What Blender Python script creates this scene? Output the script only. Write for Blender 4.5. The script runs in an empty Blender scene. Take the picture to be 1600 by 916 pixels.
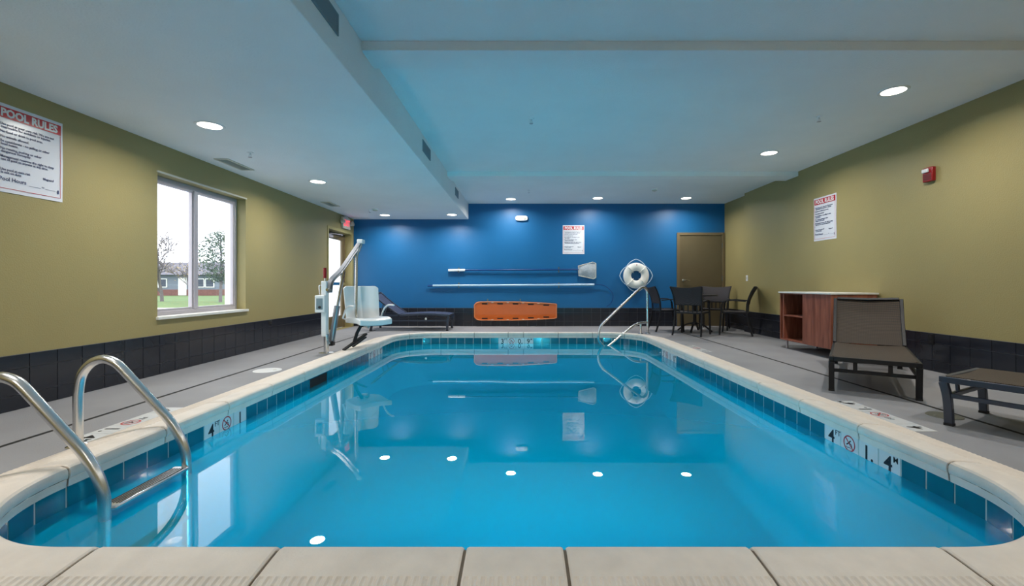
import bpy, bmesh, math, random
from mathutils import Vector, Matrix
random.seed(7)
R = math.radians
scn = bpy.context.scene
col = scn.collection
# ------------------------------------------------------------------ camera, world, exposure
CZ = 0.94
FPX = 700.0
cam_d = bpy.data.cameras.new('camera')
cam_d.sensor_width = 36.0
cam_d.lens = FPX / 1600 * 36
cam_d.shift_x = -15 / 1600
cam_d.shift_y = -13 / 1600
cam_d.clip_start = 0.02
cam_d.clip_end = 400
cam = bpy.data.objects.new('camera', cam_d)
cam.location = (0, 0, CZ)
cam.rotation_euler = (R(90), 0, 0)
col.objects.link(cam)
scn.camera = cam

world = bpy.data.worlds.new('world')
scn.world = world
world.use_nodes = True
wn = world.node_tree
bg = wn.nodes['Background']
tc = wn.nodes.new('ShaderNodeTexCoord')
wnoise = wn.nodes.new('ShaderNodeTexNoise'); wnoise.inputs['Scale'].default_value = 2.2; wnoise.inputs['Detail'].default_value = 5
wramp = wn.nodes.new('ShaderNodeValToRGB')
wramp.color_ramp.elements[0].position = 0.3; wramp.color_ramp.elements[0].color = (0.80, 0.88, 1.0, 1)
wramp.color_ramp.elements[1].position = 0.7; wramp.color_ramp.elements[1].color = (1.0, 0.99, 0.97, 1)
wn.links.new(tc.outputs['Generated'], wnoise.inputs['Vector'])
wn.links.new(wnoise.outputs['Fac'], wramp.inputs['Fac'])
wn.links.new(wramp.outputs['Color'], bg.inputs['Color'])
bg.inputs['Strength'].default_value = 3.6

LAMP_W = 22.5
POOL_W = 47.0
FILL_LAMPS = []
scn.view_settings.view_transform = 'Standard'
scn.view_settings.look = 'None'
scn.view_settings.exposure = 0.0
scn.view_settings.gamma = 1.0
scn.view_settings.use_curve_mapping = False

def portal(x, y0, y1, z0, z1):
    ld = bpy.data.lights.new('daylight_portal', 'AREA')
    ld.shape = 'RECTANGLE'; ld.size = z1 - z0; ld.size_y = y1 - y0
    ld.cycles.is_portal = True
    o = bpy.data.objects.new('daylight_portal', ld)
    o.location = (x, (y0 + y1) / 2, (z0 + z1) / 2)
    o.rotation_euler = (0, R(-90), 0)
    col.objects.link(o)
portal(-4.03, 4.675, 6.17, 0.6, 2.11)
portal(-4.03, 8.81, 10.0, 0.0, 2.05)

# ------------------------------------------------------------------ materials
def lin(c):
    return tuple(((v / 255) / 12.92 if v / 255 <= .04045 else ((v / 255 + .055) / 1.055) ** 2.4) for v in c)

def mat(name, c, rough=.5, metal=0, spec=.5, var=.06, vscale=6, bump=0, bscale=40, coat=0, emit=None, estr=0, srgb=True):
    m = bpy.data.materials.new(name); m.use_nodes = True
    nt = m.node_tree; b = nt.nodes['Principled BSDF']
    c = lin(c) if srgb else c
    tc = nt.nodes.new('ShaderNodeTexCoord')
    if var > 0:
        n = nt.nodes.new('ShaderNodeTexNoise'); n.inputs['Scale'].default_value = vscale; n.inputs['Detail'].default_value = 4
        r = nt.nodes.new('ShaderNodeValToRGB')
        r.color_ramp.elements[0].position = .3; r.color_ramp.elements[1].position = .7
        r.color_ramp.elements[0].color = (*[v * (1 - var) for v in c], 1)
        r.color_ramp.elements[1].color = (*[min(1, v * (1 + var)) for v in c], 1)
        nt.links.new(tc.outputs['Object'], n.inputs['Vector']); nt.links.new(n.outputs['Fac'], r.inputs['Fac'])
        nt.links.new(r.outputs['Color'], b.inputs['Base Color'])
    else:
        b.inputs['Base Color'].default_value = (*c, 1)
    b.inputs['Roughness'].default_value = rough; b.inputs['Metallic'].default_value = metal
    b.inputs['Specular IOR Level'].default_value = spec
    if coat: b.inputs['Coat Weight'].default_value = coat
    if bump:
        n2 = nt.nodes.new('ShaderNodeTexNoise'); n2.inputs['Scale'].default_value = bscale; n2.inputs['Detail'].default_value = 3
        bp = nt.nodes.new('ShaderNodeBump'); bp.inputs['Strength'].default_value = bump; bp.inputs['Distance'].default_value = .01
        nt.links.new(tc.outputs['Object'], n2.inputs['Vector']); nt.links.new(n2.outputs['Fac'], bp.inputs['Height']); nt.links.new(bp.outputs['Normal'], b.inputs['Normal'])
    if emit:
        b.inputs['Emission Color'].default_value = (*lin(emit), 1); b.inputs['Emission Strength'].default_value = estr
    return m

def wood(name, c1, c2, scale=(1, 1, 12), rough=.4):
    m = mat(name, c1, rough); nt = m.node_tree; b = nt.nodes['Principled BSDF']
    mp = nt.nodes.new('ShaderNodeMapping'); mp.inputs['Scale'].default_value = scale
    n = nt.nodes.new('ShaderNodeTexNoise'); n.inputs['Scale'].default_value = 3; n.inputs['Detail'].default_value = 8; n.inputs['Distortion'].default_value = .6
    r = nt.nodes.new('ShaderNodeValToRGB'); r.color_ramp.elements[0].position = .35; r.color_ramp.elements[1].position = .65
    r.color_ramp.elements[0].color = (*lin(c1), 1); r.color_ramp.elements[1].color = (*lin(c2), 1)
    t = nt.nodes.new('ShaderNodeTexCoord')
    nt.links.new(t.outputs['Object'], mp.inputs['Vector']); nt.links.new(mp.outputs['Vector'], n.inputs['Vector'])
    nt.links.new(n.outputs['Fac'], r.inputs['Fac']); nt.links.new(r.outputs['Color'], b.inputs['Base Color'])
    return m

def woven(name, c1, c2, freq=90, rough=.7):
    """crossed threads: two wave bands multiplied"""
    m = mat(name, c1, rough, var=0); nt = m.node_tree; b = nt.nodes['Principled BSDF']
    t = nt.nodes.new('ShaderNodeTexCoord')
    ws = []
    for d in ('X', 'Y'):
        w = nt.nodes.new('ShaderNodeTexWave'); w.bands_direction = d; w.inputs['Scale'].default_value = freq / (1 if d == 'X' else 1.6) / 6.28
        nt.links.new(t.outputs['Object'], w.inputs['Vector']); ws.append(w)
    mu = nt.nodes.new('ShaderNodeMath'); mu.operation = 'MULTIPLY'
    nt.links.new(ws[0].outputs['Fac'], mu.inputs[0]); nt.links.new(ws[1].outputs['Fac'], mu.inputs[1])
    r = nt.nodes.new('ShaderNodeValToRGB'); r.color_ramp.elements[0].color = (*lin(c1), 1); r.color_ramp.elements[1].color = (*lin(c2), 1)
    r.color_ramp.elements[1].position = .6
    nt.links.new(mu.outputs[0], r.inputs['Fac']); nt.links.new(r.outputs['Color'], b.inputs['Base Color'])
    bp = nt.nodes.new('ShaderNodeBump'); bp.inputs['Strength'].default_value = .4; bp.inputs['Distance'].default_value = .003
    nt.links.new(mu.outputs[0], bp.inputs['Height']); nt.links.new(bp.outputs['Normal'], b.inputs['Normal'])
    return m

def clear(name, tint, f0, rough=0.0, bump=0, bscale=2.0, gcol=(1, 1, 1), haze=0, hcol=(0, 0, 0)):
    """thin clear surface: Schlick mirror over tinted transmission (same from both sides)"""
    m = bpy.data.materials.new(name); m.use_nodes = True; nt = m.node_tree
    for n in list(nt.nodes): nt.nodes.remove(n)
    out = nt.nodes.new('ShaderNodeOutputMaterial'); mix = nt.nodes.new('ShaderNodeMixShader')
    tr = nt.nodes.new('ShaderNodeBsdfTransparent'); tr.inputs['Color'].default_value = (*tint, 1)
    gl = nt.nodes.new('ShaderNodeBsdfGlossy'); gl.inputs['Roughness'].default_value = rough; gl.inputs['Color'].default_value = (*gcol, 1)
    geo = nt.nodes.new('ShaderNodeNewGeometry'); dot = nt.nodes.new('ShaderNodeVectorMath'); dot.operation = 'DOT_PRODUCT'
    nt.links.new(geo.outputs['Incoming'], dot.inputs[0]); nt.links.new(geo.outputs['Normal'], dot.inputs[1])
    def M(op, a, b=None):
        k = nt.nodes.new('ShaderNodeMath'); k.operation = op
        for i, v in enumerate((a, b)):
            if v is None: continue
            if hasattr(v, 'links'): nt.links.new(v, k.inputs[i])
            else: k.inputs[i].default_value = v
        return k.outputs[0]
    a = M('ABSOLUTE', dot.outputs['Value']); a = M('SUBTRACT', 1.0, a); a = M('POWER', a, 5.0); a = M('MULTIPLY', a, 1 - f0); a = M('ADD', a, f0)
    body = tr.outputs[0]
    if haze:   # slightly turbid water: part of the light is scattered back and on
        df = nt.nodes.new('ShaderNodeBsdfDiffuse'); df.inputs['Color'].default_value = (*hcol, 1)
        tl = nt.nodes.new('ShaderNodeBsdfTranslucent'); tl.inputs['Color'].default_value = (*hcol, 1)
        m1 = nt.nodes.new('ShaderNodeMixShader'); m1.inputs['Fac'].default_value = .12
        nt.links.new(df.outputs[0], m1.inputs[1]); nt.links.new(tl.outputs[0], m1.inputs[2])
        m2 = nt.nodes.new('ShaderNodeMixShader'); m2.inputs['Fac'].default_value = haze
        nt.links.new(tr.outputs[0], m2.inputs[1]); nt.links.new(m1.outputs[0], m2.inputs[2]); body = m2.outputs[0]
    nt.links.new(a, mix.inputs['Fac']); nt.links.new(body, mix.inputs[1]); nt.links.new(gl.outputs[0], mix.inputs[2])
    if bump:
        t = nt.nodes.new('ShaderNodeTexCoord'); n = nt.nodes.new('ShaderNodeTexNoise'); n.inputs['Scale'].default_value = bscale; n.inputs['Detail'].default_value = 1
        bp = nt.nodes.new('ShaderNodeBump'); bp.inputs['Strength'].default_value = bump; bp.inputs['Distance'].default_value = .01
        nt.links.new(t.outputs['Object'], n.inputs['Vector']); nt.links.new(n.outputs['Fac'], bp.inputs['Height']); nt.links.new(bp.outputs['Normal'], gl.inputs['Normal'])
    nt.links.new(mix.outputs[0], out.inputs['Surface'])
    return m

M_OLIVE = mat('olive_paint', (160, 148, 101), .45, spec=.35, var=.03, vscale=1.5, bump=.25, bscale=90)
M_BLUE = mat('blue_paint', (20, 98, 152), .42, spec=.45, var=.03, vscale=1.2, bump=.15, bscale=90)
M_CEIL = mat('ceiling_paint', (240, 242, 243), .8, spec=.2, var=.02, vscale=2, bump=.35, bscale=70)
M_DECK = mat('deck_concrete', (146, 146, 150), .6, spec=.35, var=.10, vscale=1.6, bump=.3, bscale=140)
M_BTILE = mat('black_glazed_tile', (34, 37, 46), .22, spec=.5, var=.15, vscale=3, bump=.04, bscale=30)
M_BGROUT = mat('dark_grout', (108, 110, 118), .8)
M_COPE = mat('coping_stone', (232, 222, 212), .55, spec=.35, var=.06, vscale=9, bump=.15, bscale=120)
M_MORTAR = mat('coping_mortar', (128, 116, 102), .9)
M_TEAL = mat('teal_glazed_tile', (0, 106, 130), .12, spec=.6, var=.12, vscale=4, bump=.03, bscale=20, coat=.3)
M_WGROUT = mat('pale_grout', (178, 196, 196), .8)
M_MARK = mat('white_marker_tile', (222, 224, 226), .25, spec=.5, var=.02)
M_INK = mat('black_ink', (22, 26, 36), .4, var=0)
M_RED = mat('red_ink', (186, 44, 52), .4, var=0)
M_PLASTER = mat('pool_plaster', (50, 176, 200), .7, var=.04, vscale=1.2)
M_STEEL = mat('brushed_stainless', (222, 222, 222), .27, metal=1, var=.03, bump=.02, bscale=60)
M_CHROME = mat('polished_chrome', (225, 225, 225), .12, metal=1, var=0)
M_WHITE = mat('white_plastic', (232, 233, 234), .35, var=.015)
M_OFFW = mat('cream_enamel', (205, 202, 188), .5, var=.03)
M_ALU = mat('anodised_aluminium', (186, 180, 186), .4, metal=.15, var=.02)
M_SILL = mat('white_sill', (228, 228, 222), .35, var=.02)
M_BLACKM = mat('black_powder_coat', (26, 26, 30), .5, spec=.35, var=.08, vscale=20)
M_NAVYM = mat('slate_powder_coat', (52, 60, 78), .32, spec=.6, var=.05, vscale=20)
M_SLING = woven('brown_woven_sling', (30, 24, 20), (86, 70, 54), 260)
M_NSLING = woven('navy_woven_sling', (36, 46, 72), (66, 80, 112), 420)
M_GSLING = woven('charcoal_woven_sling', (30, 28, 34), (66, 62, 68), 420)
M_WOOD = wood('reddish_walnut', (120, 66, 48), (158, 96, 76), (8, 8, .8))
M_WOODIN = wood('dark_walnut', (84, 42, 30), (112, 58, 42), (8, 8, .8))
M_DOOR = mat('olive_brown_enamel', (98, 88, 66), .4, var=.03)
M_DOORFR = mat('taupe_enamel', (112, 98, 72), .4, var=.03)
M_ORANGE = mat('orange_plastic', (208, 98, 28), .4, var=.05, vscale=3)
M_ORANGEE = mat('pale_orange_plastic', (222, 140, 88), .4, var=.05)
M_SLOT = mat('shadowed_slot', (16, 15, 16), .8, var=0)
M_PBLUE = mat('blue_pole_plastic', (14, 62, 122), .35, var=.03)
M_PALU = mat('pale_blue_pole', (176, 208, 232), .3, metal=.2, var=.02)
M_NET = mat('grey_net', (168, 176, 184), .7, var=.15, vscale=30, bump=.5, bscale=200)
M_ROPE = mat('pale_rope', (190, 212, 232), .7, var=.08, vscale=80)
M_RING = mat('white_foam', (236, 234, 228), .45, var=.03)
M_SIGN = mat('sign_white', (228, 230, 238), .22, var=.01)
M_NAVYI = mat('navy_ink', (30, 44, 98), .5, var=0)
M_SIGNR = mat('sign_red', (196, 40, 52), .3, var=.02)
M_ALARM = mat('alarm_red', (150, 22, 30), .3, var=.03)
M_LENS = mat('lamp_lens', (255, 248, 236), .4, var=0, emit=(255, 244, 226), estr=9)
M_EXITL = mat('exit_letters', (255, 80, 90), .4, var=0, emit=(255, 70, 84), estr=1.5)
M_GLASS = clear('window_glass', (.96, .98, .98), .05)
M_WATER = clear('pool_water', (.05, .64, .84), .02, rough=.0, bump=.10, bscale=1.6, haze=.58, hcol=(0, .355, .50))
M_CLEARP = clear('clear_lens', (.9, .9, .9), .06)
M_GRASS = mat('lawn_grass', (92, 116, 66), .9, var=.15, vscale=1.0, bump=.4, bscale=60)
M_ASPH = mat('asphalt', (140, 140, 150), .9, var=.1, vscale=3)
M_CONC = mat('pale_pavement', (205, 202, 196), .8, var=.05)
M_SIDING = mat('blue_grey_siding', (116, 124, 138), .7, var=.04)
M_BRICK = mat('dusty_brick', (120, 84, 78), .8, var=.15, vscale=5)
M_ROOF = mat('grey_shingle', (104, 102, 112), .9, var=.12, vscale=5)
M_BARK = mat('grey_bark', (122, 114, 116), .9, var=.1)
M_LEAFG = mat('dusty_green_needles', (98, 112, 98), .8, var=.2, vscale=3)
M_LEAFO = mat('ochre_leaves', (186, 160, 100), .8, var=.2, vscale=3)
M_STUCCO = mat('white_stucco', (240, 240, 238), .8, var=.02)
M_BOOM = mat('satin_steel', (150, 152, 158), .36, metal=.9, var=.03)
M_GRILLE = mat('grey_blue_grille', (120, 138, 146), .5, var=.03)
M_RUBBER = mat('dark_rubber', (36, 34, 36), .7)
M_DUCT = mat('beige_duct', (150, 142, 122), .7)
M_BRASS = mat('dull_metal', (120, 122, 120), .4, metal=.8)
M_LID = mat('grey_green_lid', (96, 96, 84), .6)

# ------------------------------------------------------------------ mesh builder
class MB:
    def __init__(s): s.v = []; s.f = []
    def add(s, vs, fs):
        o = len(s.v); s.v += [tuple(v) for v in vs]; s.f += [tuple(i + o for i in f) for f in fs]; return s
    def box(s, c, d, m=None):
        vs = [Vector((sx * d[0] / 2, sy * d[1] / 2, sz * d[2] / 2)) for sz in (-1, 1) for sy in (-1, 1) for sx in (-1, 1)]
        if m is not None: vs = [m @ v for v in vs]
        vs = [v + Vector(c) for v in vs]
        return s.add(vs, [(0, 2, 3, 1), (4, 5, 7, 6), (0, 1, 5, 4), (2, 6, 7, 3), (0, 4, 6, 2), (1, 3, 7, 5)])
    def span(s, x0, x1, y0, y1, z0, z1):
        return s.box(((x0 + x1) / 2, (y0 + y1) / 2, (z0 + z1) / 2), (abs(x1 - x0), abs(y1 - y0), abs(z1 - z0)))
    def sweep(s, path, prof, closed=False, up=(0, 0, 1), cap=True, scales=None):
        """prof: list of (a,b) in side/up axes"""
        P = [Vector(p) for p in path]; n = len(P); k = len(prof); vs = []
        T = []
        for i in range(n):
            if closed: t = P[(i + 1) % n] - P[i - 1]
            else: t = P[min(i + 1, n - 1)] - P[max(i - 1, 0)]
            T.append(t.normalized())
        u = Vector(up)
        if abs(u.dot(T[0])) > .95: u = Vector((1, 0, 0)) if abs(T[0].x) < .9 else Vector((0, 1, 0))
        side = T[0].cross(u).normalized(); u = side.cross(T[0]).normalized()
        for i in range(n):
            if i:
                ax = T[i - 1].cross(T[i])
                if ax.length > 1e-7:
                    a = T[i - 1].angle(T[i]); q = Matrix.Rotation(a, 3, ax.normalized()); side = q @ side; u = q @ u
            sc = scales[i] if scales else 1
            # keep width at corners
            for (a, b) in prof: vs.append(P[i] + side * a * sc + u * b * sc)
        fs = []
        m = n if closed else n - 1
        for i in range(m):
            j = (i + 1) % n
            for q in range(k):
                r = (q + 1) % k
                fs.append((i * k + q, i * k + r, j * k + r, j * k + q))
        if not closed and cap:
            fs.append(tuple(range(k))[::-1]); fs.append(tuple((n - 1) * k + q for q in range(k)))
        return s.add(vs, fs)
    def tube(s, path, r, seg=10, closed=False, scales=None):
        return s.sweep(path, [(r * math.cos(2 * math.pi * i / seg), r * math.sin(2 * math.pi * i / seg)) for i in range(seg)], closed, scales=scales)
    def bar(s, path, w, h, up=(0, 0, 1), closed=False):
        return s.sweep(path, [(-w / 2, -h / 2), (w / 2, -h / 2), (w / 2, h / 2), (-w / 2, h / 2)], closed, up)
    def lathe(s, prof, c=(0, 0, 0), seg=24, m=None):
        vs = []; n = len(prof)
        for i in range(seg):
            a = 2 * math.pi * i / seg
            for (r, z) in prof:
                v = Vector((r * math.cos(a), r * math.sin(a), z))
                if m is not None: v = m @ v
                vs.append(v + Vector(c))
        fs = []
        for i in range(seg):
            j = (i + 1) % seg
            for q in range(n - 1): fs.append((i * n + q, j * n + q, j * n + q + 1, i * n + q + 1))
        return s.add(vs, fs)
    def prism(s, poly, fn, t0, t1):
        """poly 2d; fn(a,b,t)->3d"""
        n = len(poly)
        vs = [fn(a, b, t0) for a, b in poly] + [fn(a, b, t1) for a, b in poly]
        fs = [tuple(range(n))[::-1], tuple(range(n, 2 * n))] + [(i, (i + 1) % n, n + (i + 1) % n, n + i) for i in range(n)]
        return s.add(vs, fs)
    def grid(s, rows, thick=None):
        """rows of points; thick: Vector offset for a second skin"""
        h = len(rows); w = len(rows[0]); vs = [Vector(p) for r in rows for p in r]; fs = []
        for i in range(h - 1):
            for j in range(w - 1): fs.append((i * w + j, i * w + j + 1, (i + 1) * w + j + 1, (i + 1) * w + j))
        if thick is not None:
            n = len(vs); t = Vector(thick); vs += [v + t for v in vs]
            fs += [tuple(n + i for i in f[::-1]) for f in list(fs)]
            ring = [j for j in range(w)] + [i * w + w - 1 for i in range(1, h)] + [(h - 1) * w + j for j in range(w - 2, -1, -1)] + [i * w for i in range(h - 2, 0, -1)]
            for a in range(len(ring)):
                p, q = ring[a], ring[(a + 1) % len(ring)]
                fs.append((q, p, p + n, q + n))
        return s.add(vs, fs)
    def mesh(s, name, smooth=35):
        me = bpy.data.meshes.new(name); me.from_pydata([tuple(v) for v in s.v], [], s.f)
        bm = bmesh.new(); bm.from_mesh(me); bmesh.ops.recalc_face_normals(bm, faces=bm.faces); bm.to_mesh(me); bm.free()
        if smooth:
            me.shade_smooth(); me.set_sharp_from_angle(angle=R(smooth))
        me.update(); return me
    def build(s, name, m, parent=None, bevel=0, loc=None, smooth=35, local=True):
        """verts are in world space unless parent-local is already meant; parent offsets handled by caller"""
        me = s.mesh(name, smooth); me.materials.append(m)
        o = bpy.data.objects.new(name, me); col.objects.link(o)
        if parent is not None: o.parent = parent
        if loc is not None: o.location = loc
        if bevel:
            b = o.modifiers.new('bevel', 'BEVEL'); b.width = bevel; b.segments = 2; b.limit_method = 'ANGLE'; b.angle_limit = R(40)
        return o

def tag(o, label=None, cat=None, group=None, kind=None):
    for k, v in (('label', label), ('category', cat), ('group', group), ('kind', kind)):
        if v: o[k] = v
    return o

def thing(name, label, cat, loc=(0, 0, 0), rz=0, group=None):
    o = bpy.data.objects.new(name, None); col.objects.link(o); o.location = loc; o.rotation_euler = (0, 0, rz)
    o.empty_display_size = .1
    return tag(o, label, cat, group)

def copy_tree(o, parent=None):
    c = o.copy(); col.objects.link(c)
    if parent is not None: c.parent = parent
    for ch in list(o.children): copy_tree(ch, c)
    return c

def W(px, py, Y):
    return Vector(((px - 815) * Y / FPX, Y, CZ - (py - 445) * Y / FPX))

def smooth_path(pts, n=6):
    """Catmull-Rom through points"""
    P = [Vector(p) for p in pts]; out = []
    for i in range(len(P) - 1):
        a = P[max(i - 1, 0)]; b = P[i]; c = P[i + 1]; d = P[min(i + 2, len(P) - 1)]
        for k in range(n):
            t = k / n
            out.append(.5 * ((2 * b) + (c - a) * t + (2 * a - 5 * b + 4 * c - d) * t * t + (3 * b - a - 3 * c + d) * t ** 3))
    out.append(P[-1]); return out

def fillet(pts, r, n=6):
    """polyline with rounded corners"""
    P = [Vector(p) for p in pts]; out = [P[0]]
    for i in range(1, len(P) - 1):
        a = (P[i - 1] - P[i]); b = (P[i + 1] - P[i]); rr = r[i] if isinstance(r, (list, tuple)) else r
        d = min(rr, a.length * .49, b.length * .49)
        p0 = P[i] + a.normalized() * d; p1 = P[i] + b.normalized() * d
        for k in range(n + 1):
            t = k / n; out.append((1 - t) ** 2 * p0 + 2 * t * (1 - t) * P[i] + t * t * p1)
    out.append(P[-1]); return out

def text_geo(txt, size, origin, right, up, bold=0, align='LEFT', ext=.0004, sx=1.0):
    """returns (verts, faces) of built-in-font lettering laid in the plane right/up at origin"""
    cu = bpy.data.curves.new('lettering', 'FONT'); cu.body = txt; cu.size = size; cu.align_x = align; cu.offset = bold; cu.extrude = ext; cu.resolution_u = 2
    ob = bpy.data.objects.new('lettering', cu); col.objects.link(ob)
    dg = bpy.context.evaluated_depsgraph_get(); dg.update()
    me = bpy.data.meshes.new_from_object(ob.evaluated_get(dg))
    r = Vector(right).normalized(); u = Vector(up).normalized(); nrm = r.cross(u)
    vs = [Vector(origin) + r * v.co.x * sx + u * v.co.y + nrm * v.co.z for v in me.vertices]
    fs = [tuple(p.vertices) for p in me.polygons]
    bpy.data.objects.remove(ob); bpy.data.curves.remove(cu); bpy.data.meshes.remove(me)
    return vs, fs

# ------------------------------------------------------------------ dimensions
XL, XR, XR2, YB, YN = -3.80, 4.48, 4.594, 10.14, -1.7
ZC, ZS, ZBEAM = 2.773, 2.418, 2.70
XS = -1.203
WAINS = .414
PX0, PX1, PY0, PY1, PR = -2.24, 2.17, 1.512, 8.35, .67
ZW = -.157

# ------------------------------------------------------------------ walls
WY0, WY1, WZ0, WZ1 = 4.675, 6.17, .60, 2.115
DY0, DY1, DZ1 = 8.81, 10.0, 2.05
wl = MB()
T = .19
wl.span(XL - T, XL, YN - .2, WY0, -.3, ZC + .2)
wl.span(XL - T, XL, WY0, WY1, -.3, WZ0)
wl.span(XL - T, XL, WY0, WY1, WZ1, ZC + .2)
wl.span(XL - T, XL, WY1, DY0, -.3, ZC + .2)
wl.span(XL - T, XL, DY0, DY1, DZ1, ZC + .2)
wl.span(XL - T, XL, DY0, DY1, -.3, -.001)
wl.span(XL - T, XL, DY1, YB + .2, -.3, ZC + .2)
wall_left = tag(wl.build('wall_left', M_OLIVE, smooth=0), kind='structure')
wall_back = tag(MB().span(XL, XR2 + .2, YB, YB + .2, -.3, ZC + .2).build('wall_back', M_BLUE, smooth=0), kind='structure')
wr = MB(); wr.span(XR, XR + .35, YN - .2, 9.0, -.3, ZC + .2); wr.span(XR2, XR + .35, 9.0, YB, -.3, ZC + .2)
wall_right = tag(wr.build('wall_right', M_OLIVE, smooth=0), kind='structure')
wall_near = tag(MB().span(XL, XR, YN - .2, YN, -.3, ZC + .2).build('wall_near', M_OLIVE, smooth=0), kind='structure')
tag(MB().span(XL - T, XR + .35, YN - .2, YB + .2, ZC, ZC + .2).build('ceiling', M_CEIL, smooth=0), kind='structure')
tag(MB().span(XL, XS, YN, YB, ZS, ZC - .001).build('ceiling_soffit', M_CEIL, smooth=0, bevel=.006), kind='structure')
for y0, y1 in ((3.365, 3.646), (7.25, 7.6)):
    tag(MB().span(XS, XR, y0, y1, ZBEAM, ZC).build('ceiling_beam', M_CEIL, smooth=0, bevel=.004), kind='structure')

# wainscot tiles, each one a part of its wall; meshes shared between alike tiles
ROWS = ((.0, .112), (.112, .306), (.306, WAINS))
PITCH = .207
def wainscot(wall, axis, fixed, sgn, a0, a1, gap_side):
    g = MB()
    if axis == 'Y': g.span(fixed, fixed + sgn * .006, a0, a1, 0, WAINS)
    else: g.span(a0, a1, fixed, fixed + sgn * .006, 0, WAINS)
    g.build('grout', M_BGROUT, wall, smooth=0)
    n = int(math.ceil((a1 - a0) / PITCH - 1e-6)); cache = {}
    for i in range(n):
        s0 = a0 + i * PITCH; s1 = min(s0 + PITCH, a1); w = round(s1 - s0 - .006, 3)
        if w < .01: continue
        for r, (z0, z1) in enumerate(ROWS):
            key = (w, r)
            if key not in cache:
                b = MB(); d = (.006, w, z1 - z0 - .006) if axis == 'Y' else (w, .006, z1 - z0 - .006)
                b.box((0, 0, 0), d); me = b.mesh('tile', 0); me.materials.append(M_BTILE); cache[key] = me
            o = bpy.data.objects.new('tile', cache[key]); col.objects.link(o); o.parent = wall
            c = (s0 + s1) / 2; j = random.uniform(0, .0008)
            o.location = (fixed + sgn * (.009 + j), c, (z0 + z1) / 2) if axis == 'Y' else (c, fixed + sgn * (.009 + j), (z0 + z1) / 2)
wainscot(wall_left, 'Y', XL, 1, 2.0, DY0 - .06, 0)
wainscot(wall_back, 'X', YB, -1, XL + .001, 3.50, 0)
wainscot(wall_right, 'Y', XR, -1, 2.6, 9.0, 0)
wainscot(wall_right, 'Y', XR2, -1, 9.0, YB - .01, 0)
g = MB(); g.span(XL, XL + .012, YN, 2.0, 0, WAINS); g.build('plain_wainscot', M_BTILE, wall_left, smooth=0)
g = MB(); g.span(XR - .012, XR, YN, 2.6, 0, WAINS); g.build('plain_wainscot', M_BTILE, wall_right, smooth=0)

# ------------------------------------------------------------------ pool outline
def outline(off, step=.05):
    """rounded rectangle offset outward by off; list of (point2d, normal2d, s) anticlockwise from the near edge middle"""
    r = PR + off; x0, x1, y0, y1 = PX0 - off, PX1 + off, PY0 - off, PY1 + off
    return r, x0, x1, y0, y1
LX, LY = PX1 - PX0 - 2 * PR, PY1 - PY0 - 2 * PR
ARC = PR * math.pi / 2
PERIM = 2 * LX + 2 * LY + 4 * ARC
def at_s(s):
    """point and outward normal on tile face at arc length s (start: near edge, left end of straight, going +X)"""
    s = s % PERIM
    segs = [('l', (PX0 + PR, PY0), (1, 0), LX), ('a', (PX1 - PR, PY0 + PR), -90, ARC), ('l', (PX1, PY0 + PR), (0, 1), LY), ('a', (PX1 - PR, PY1 - PR), 0, ARC),
            ('l', (PX1 - PR, PY1), (-1, 0), LX), ('a', (PX0 + PR, PY1 - PR), 90, ARC), ('l', (PX0, PY1 - PR), (0, -1), LY), ('a', (PX0 + PR, PY0 + PR), 180, ARC)]
    for k, p, d, L in segs:
        if s <= L + 1e-9:
            if k == 'l': return Vector((p[0] + d[0] * s, p[1] + d[1] * s)), Vector((d[1], -d[0]))
            a = R(d) + s / PR; return Vector((p[0] + PR * math.cos(a), p[1] + PR * math.sin(a))), Vector((math.cos(a), math.sin(a)))
        s -= L
    return at_s(0)
def P3(s, d, z):
    p, n = at_s(s); return Vector((p.x + n.x * d, p.y + n.y * d, z))
S_RIGHT = LX + ARC; S_BACK = S_RIGHT + LY + ARC; S_LEFT = S_BACK + LX + ARC
s_of_right = lambda y: S_RIGHT + (y - (PY0 + PR))
s_of_left = lambda y: S_LEFT + ((PY1 - PR) - y)
s_of_back = lambda x: S_BACK + ((PX1 - PR) - x)
s_of_near = lambda x: x - (PX0 + PR)

# floor with the pool cut out
def loop_pts(off, z, n=160): return [P3(PERIM * i / n, off, z) for i in range(n)]
bm = bmesh.new()
inner = [bm.verts.new(p) for p in loop_pts(.30, 0)]
outer = [bm.verts.new(p) for p in ((XL, YN, 0), (XR, YN, 0), (XR, 9.0, 0), (XR2, 9.0, 0), (XR2, YB, 0), (XL, YB, 0))]
es = []
for L in (inner, outer):
    for i in range(len(L)): es.append(bm.edges.new((L[i], L[(i + 1) % len(L)])))
bmesh.ops.triangle_fill(bm, use_beauty=True, use_dissolve=False, edges=es)
ret = bmesh.ops.extrude_face_region(bm, geom=bm.faces[:])
for v in [g for g in ret['geom'] if isinstance(g, bmesh.types.BMVert)]: v.co.z -= .12
bmesh.ops.recalc_face_normals(bm, faces=bm.faces)
me = bpy.data.meshes.new('floor'); bm.to_mesh(me); bm.free(); me.materials.append(M_DECK)
floor = bpy.data.objects.new('floor', me); col.objects.link(floor); tag(floor, kind='structure')
# unseen fill lamps added under water to brighten the pool and tint the ceiling
for i, x in enumerate((-.65, 0.0, .65)):
    t = thing('added_fill_lamp', ('left', 'middle', 'right')[i] + ' one of three added unseen fill lamps in the near pool wall', 'light', (x, PY0 - .012, -.80), 0, 'added underwater fill lamps')
    FILL_LAMPS.append(t)
# narrow black slot drains let into the deck
tag(MB().span(-3.036, -3.004, 0.2, 9.3, -.004, .0012).build('trim_1', M_SLOT, smooth=0), kind='structure')
tag(MB().span(3.134, 3.166, 0.2, 8.95, -.004, .0012).build('trim_2', M_SLOT, smooth=0), kind='structure')

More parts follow.
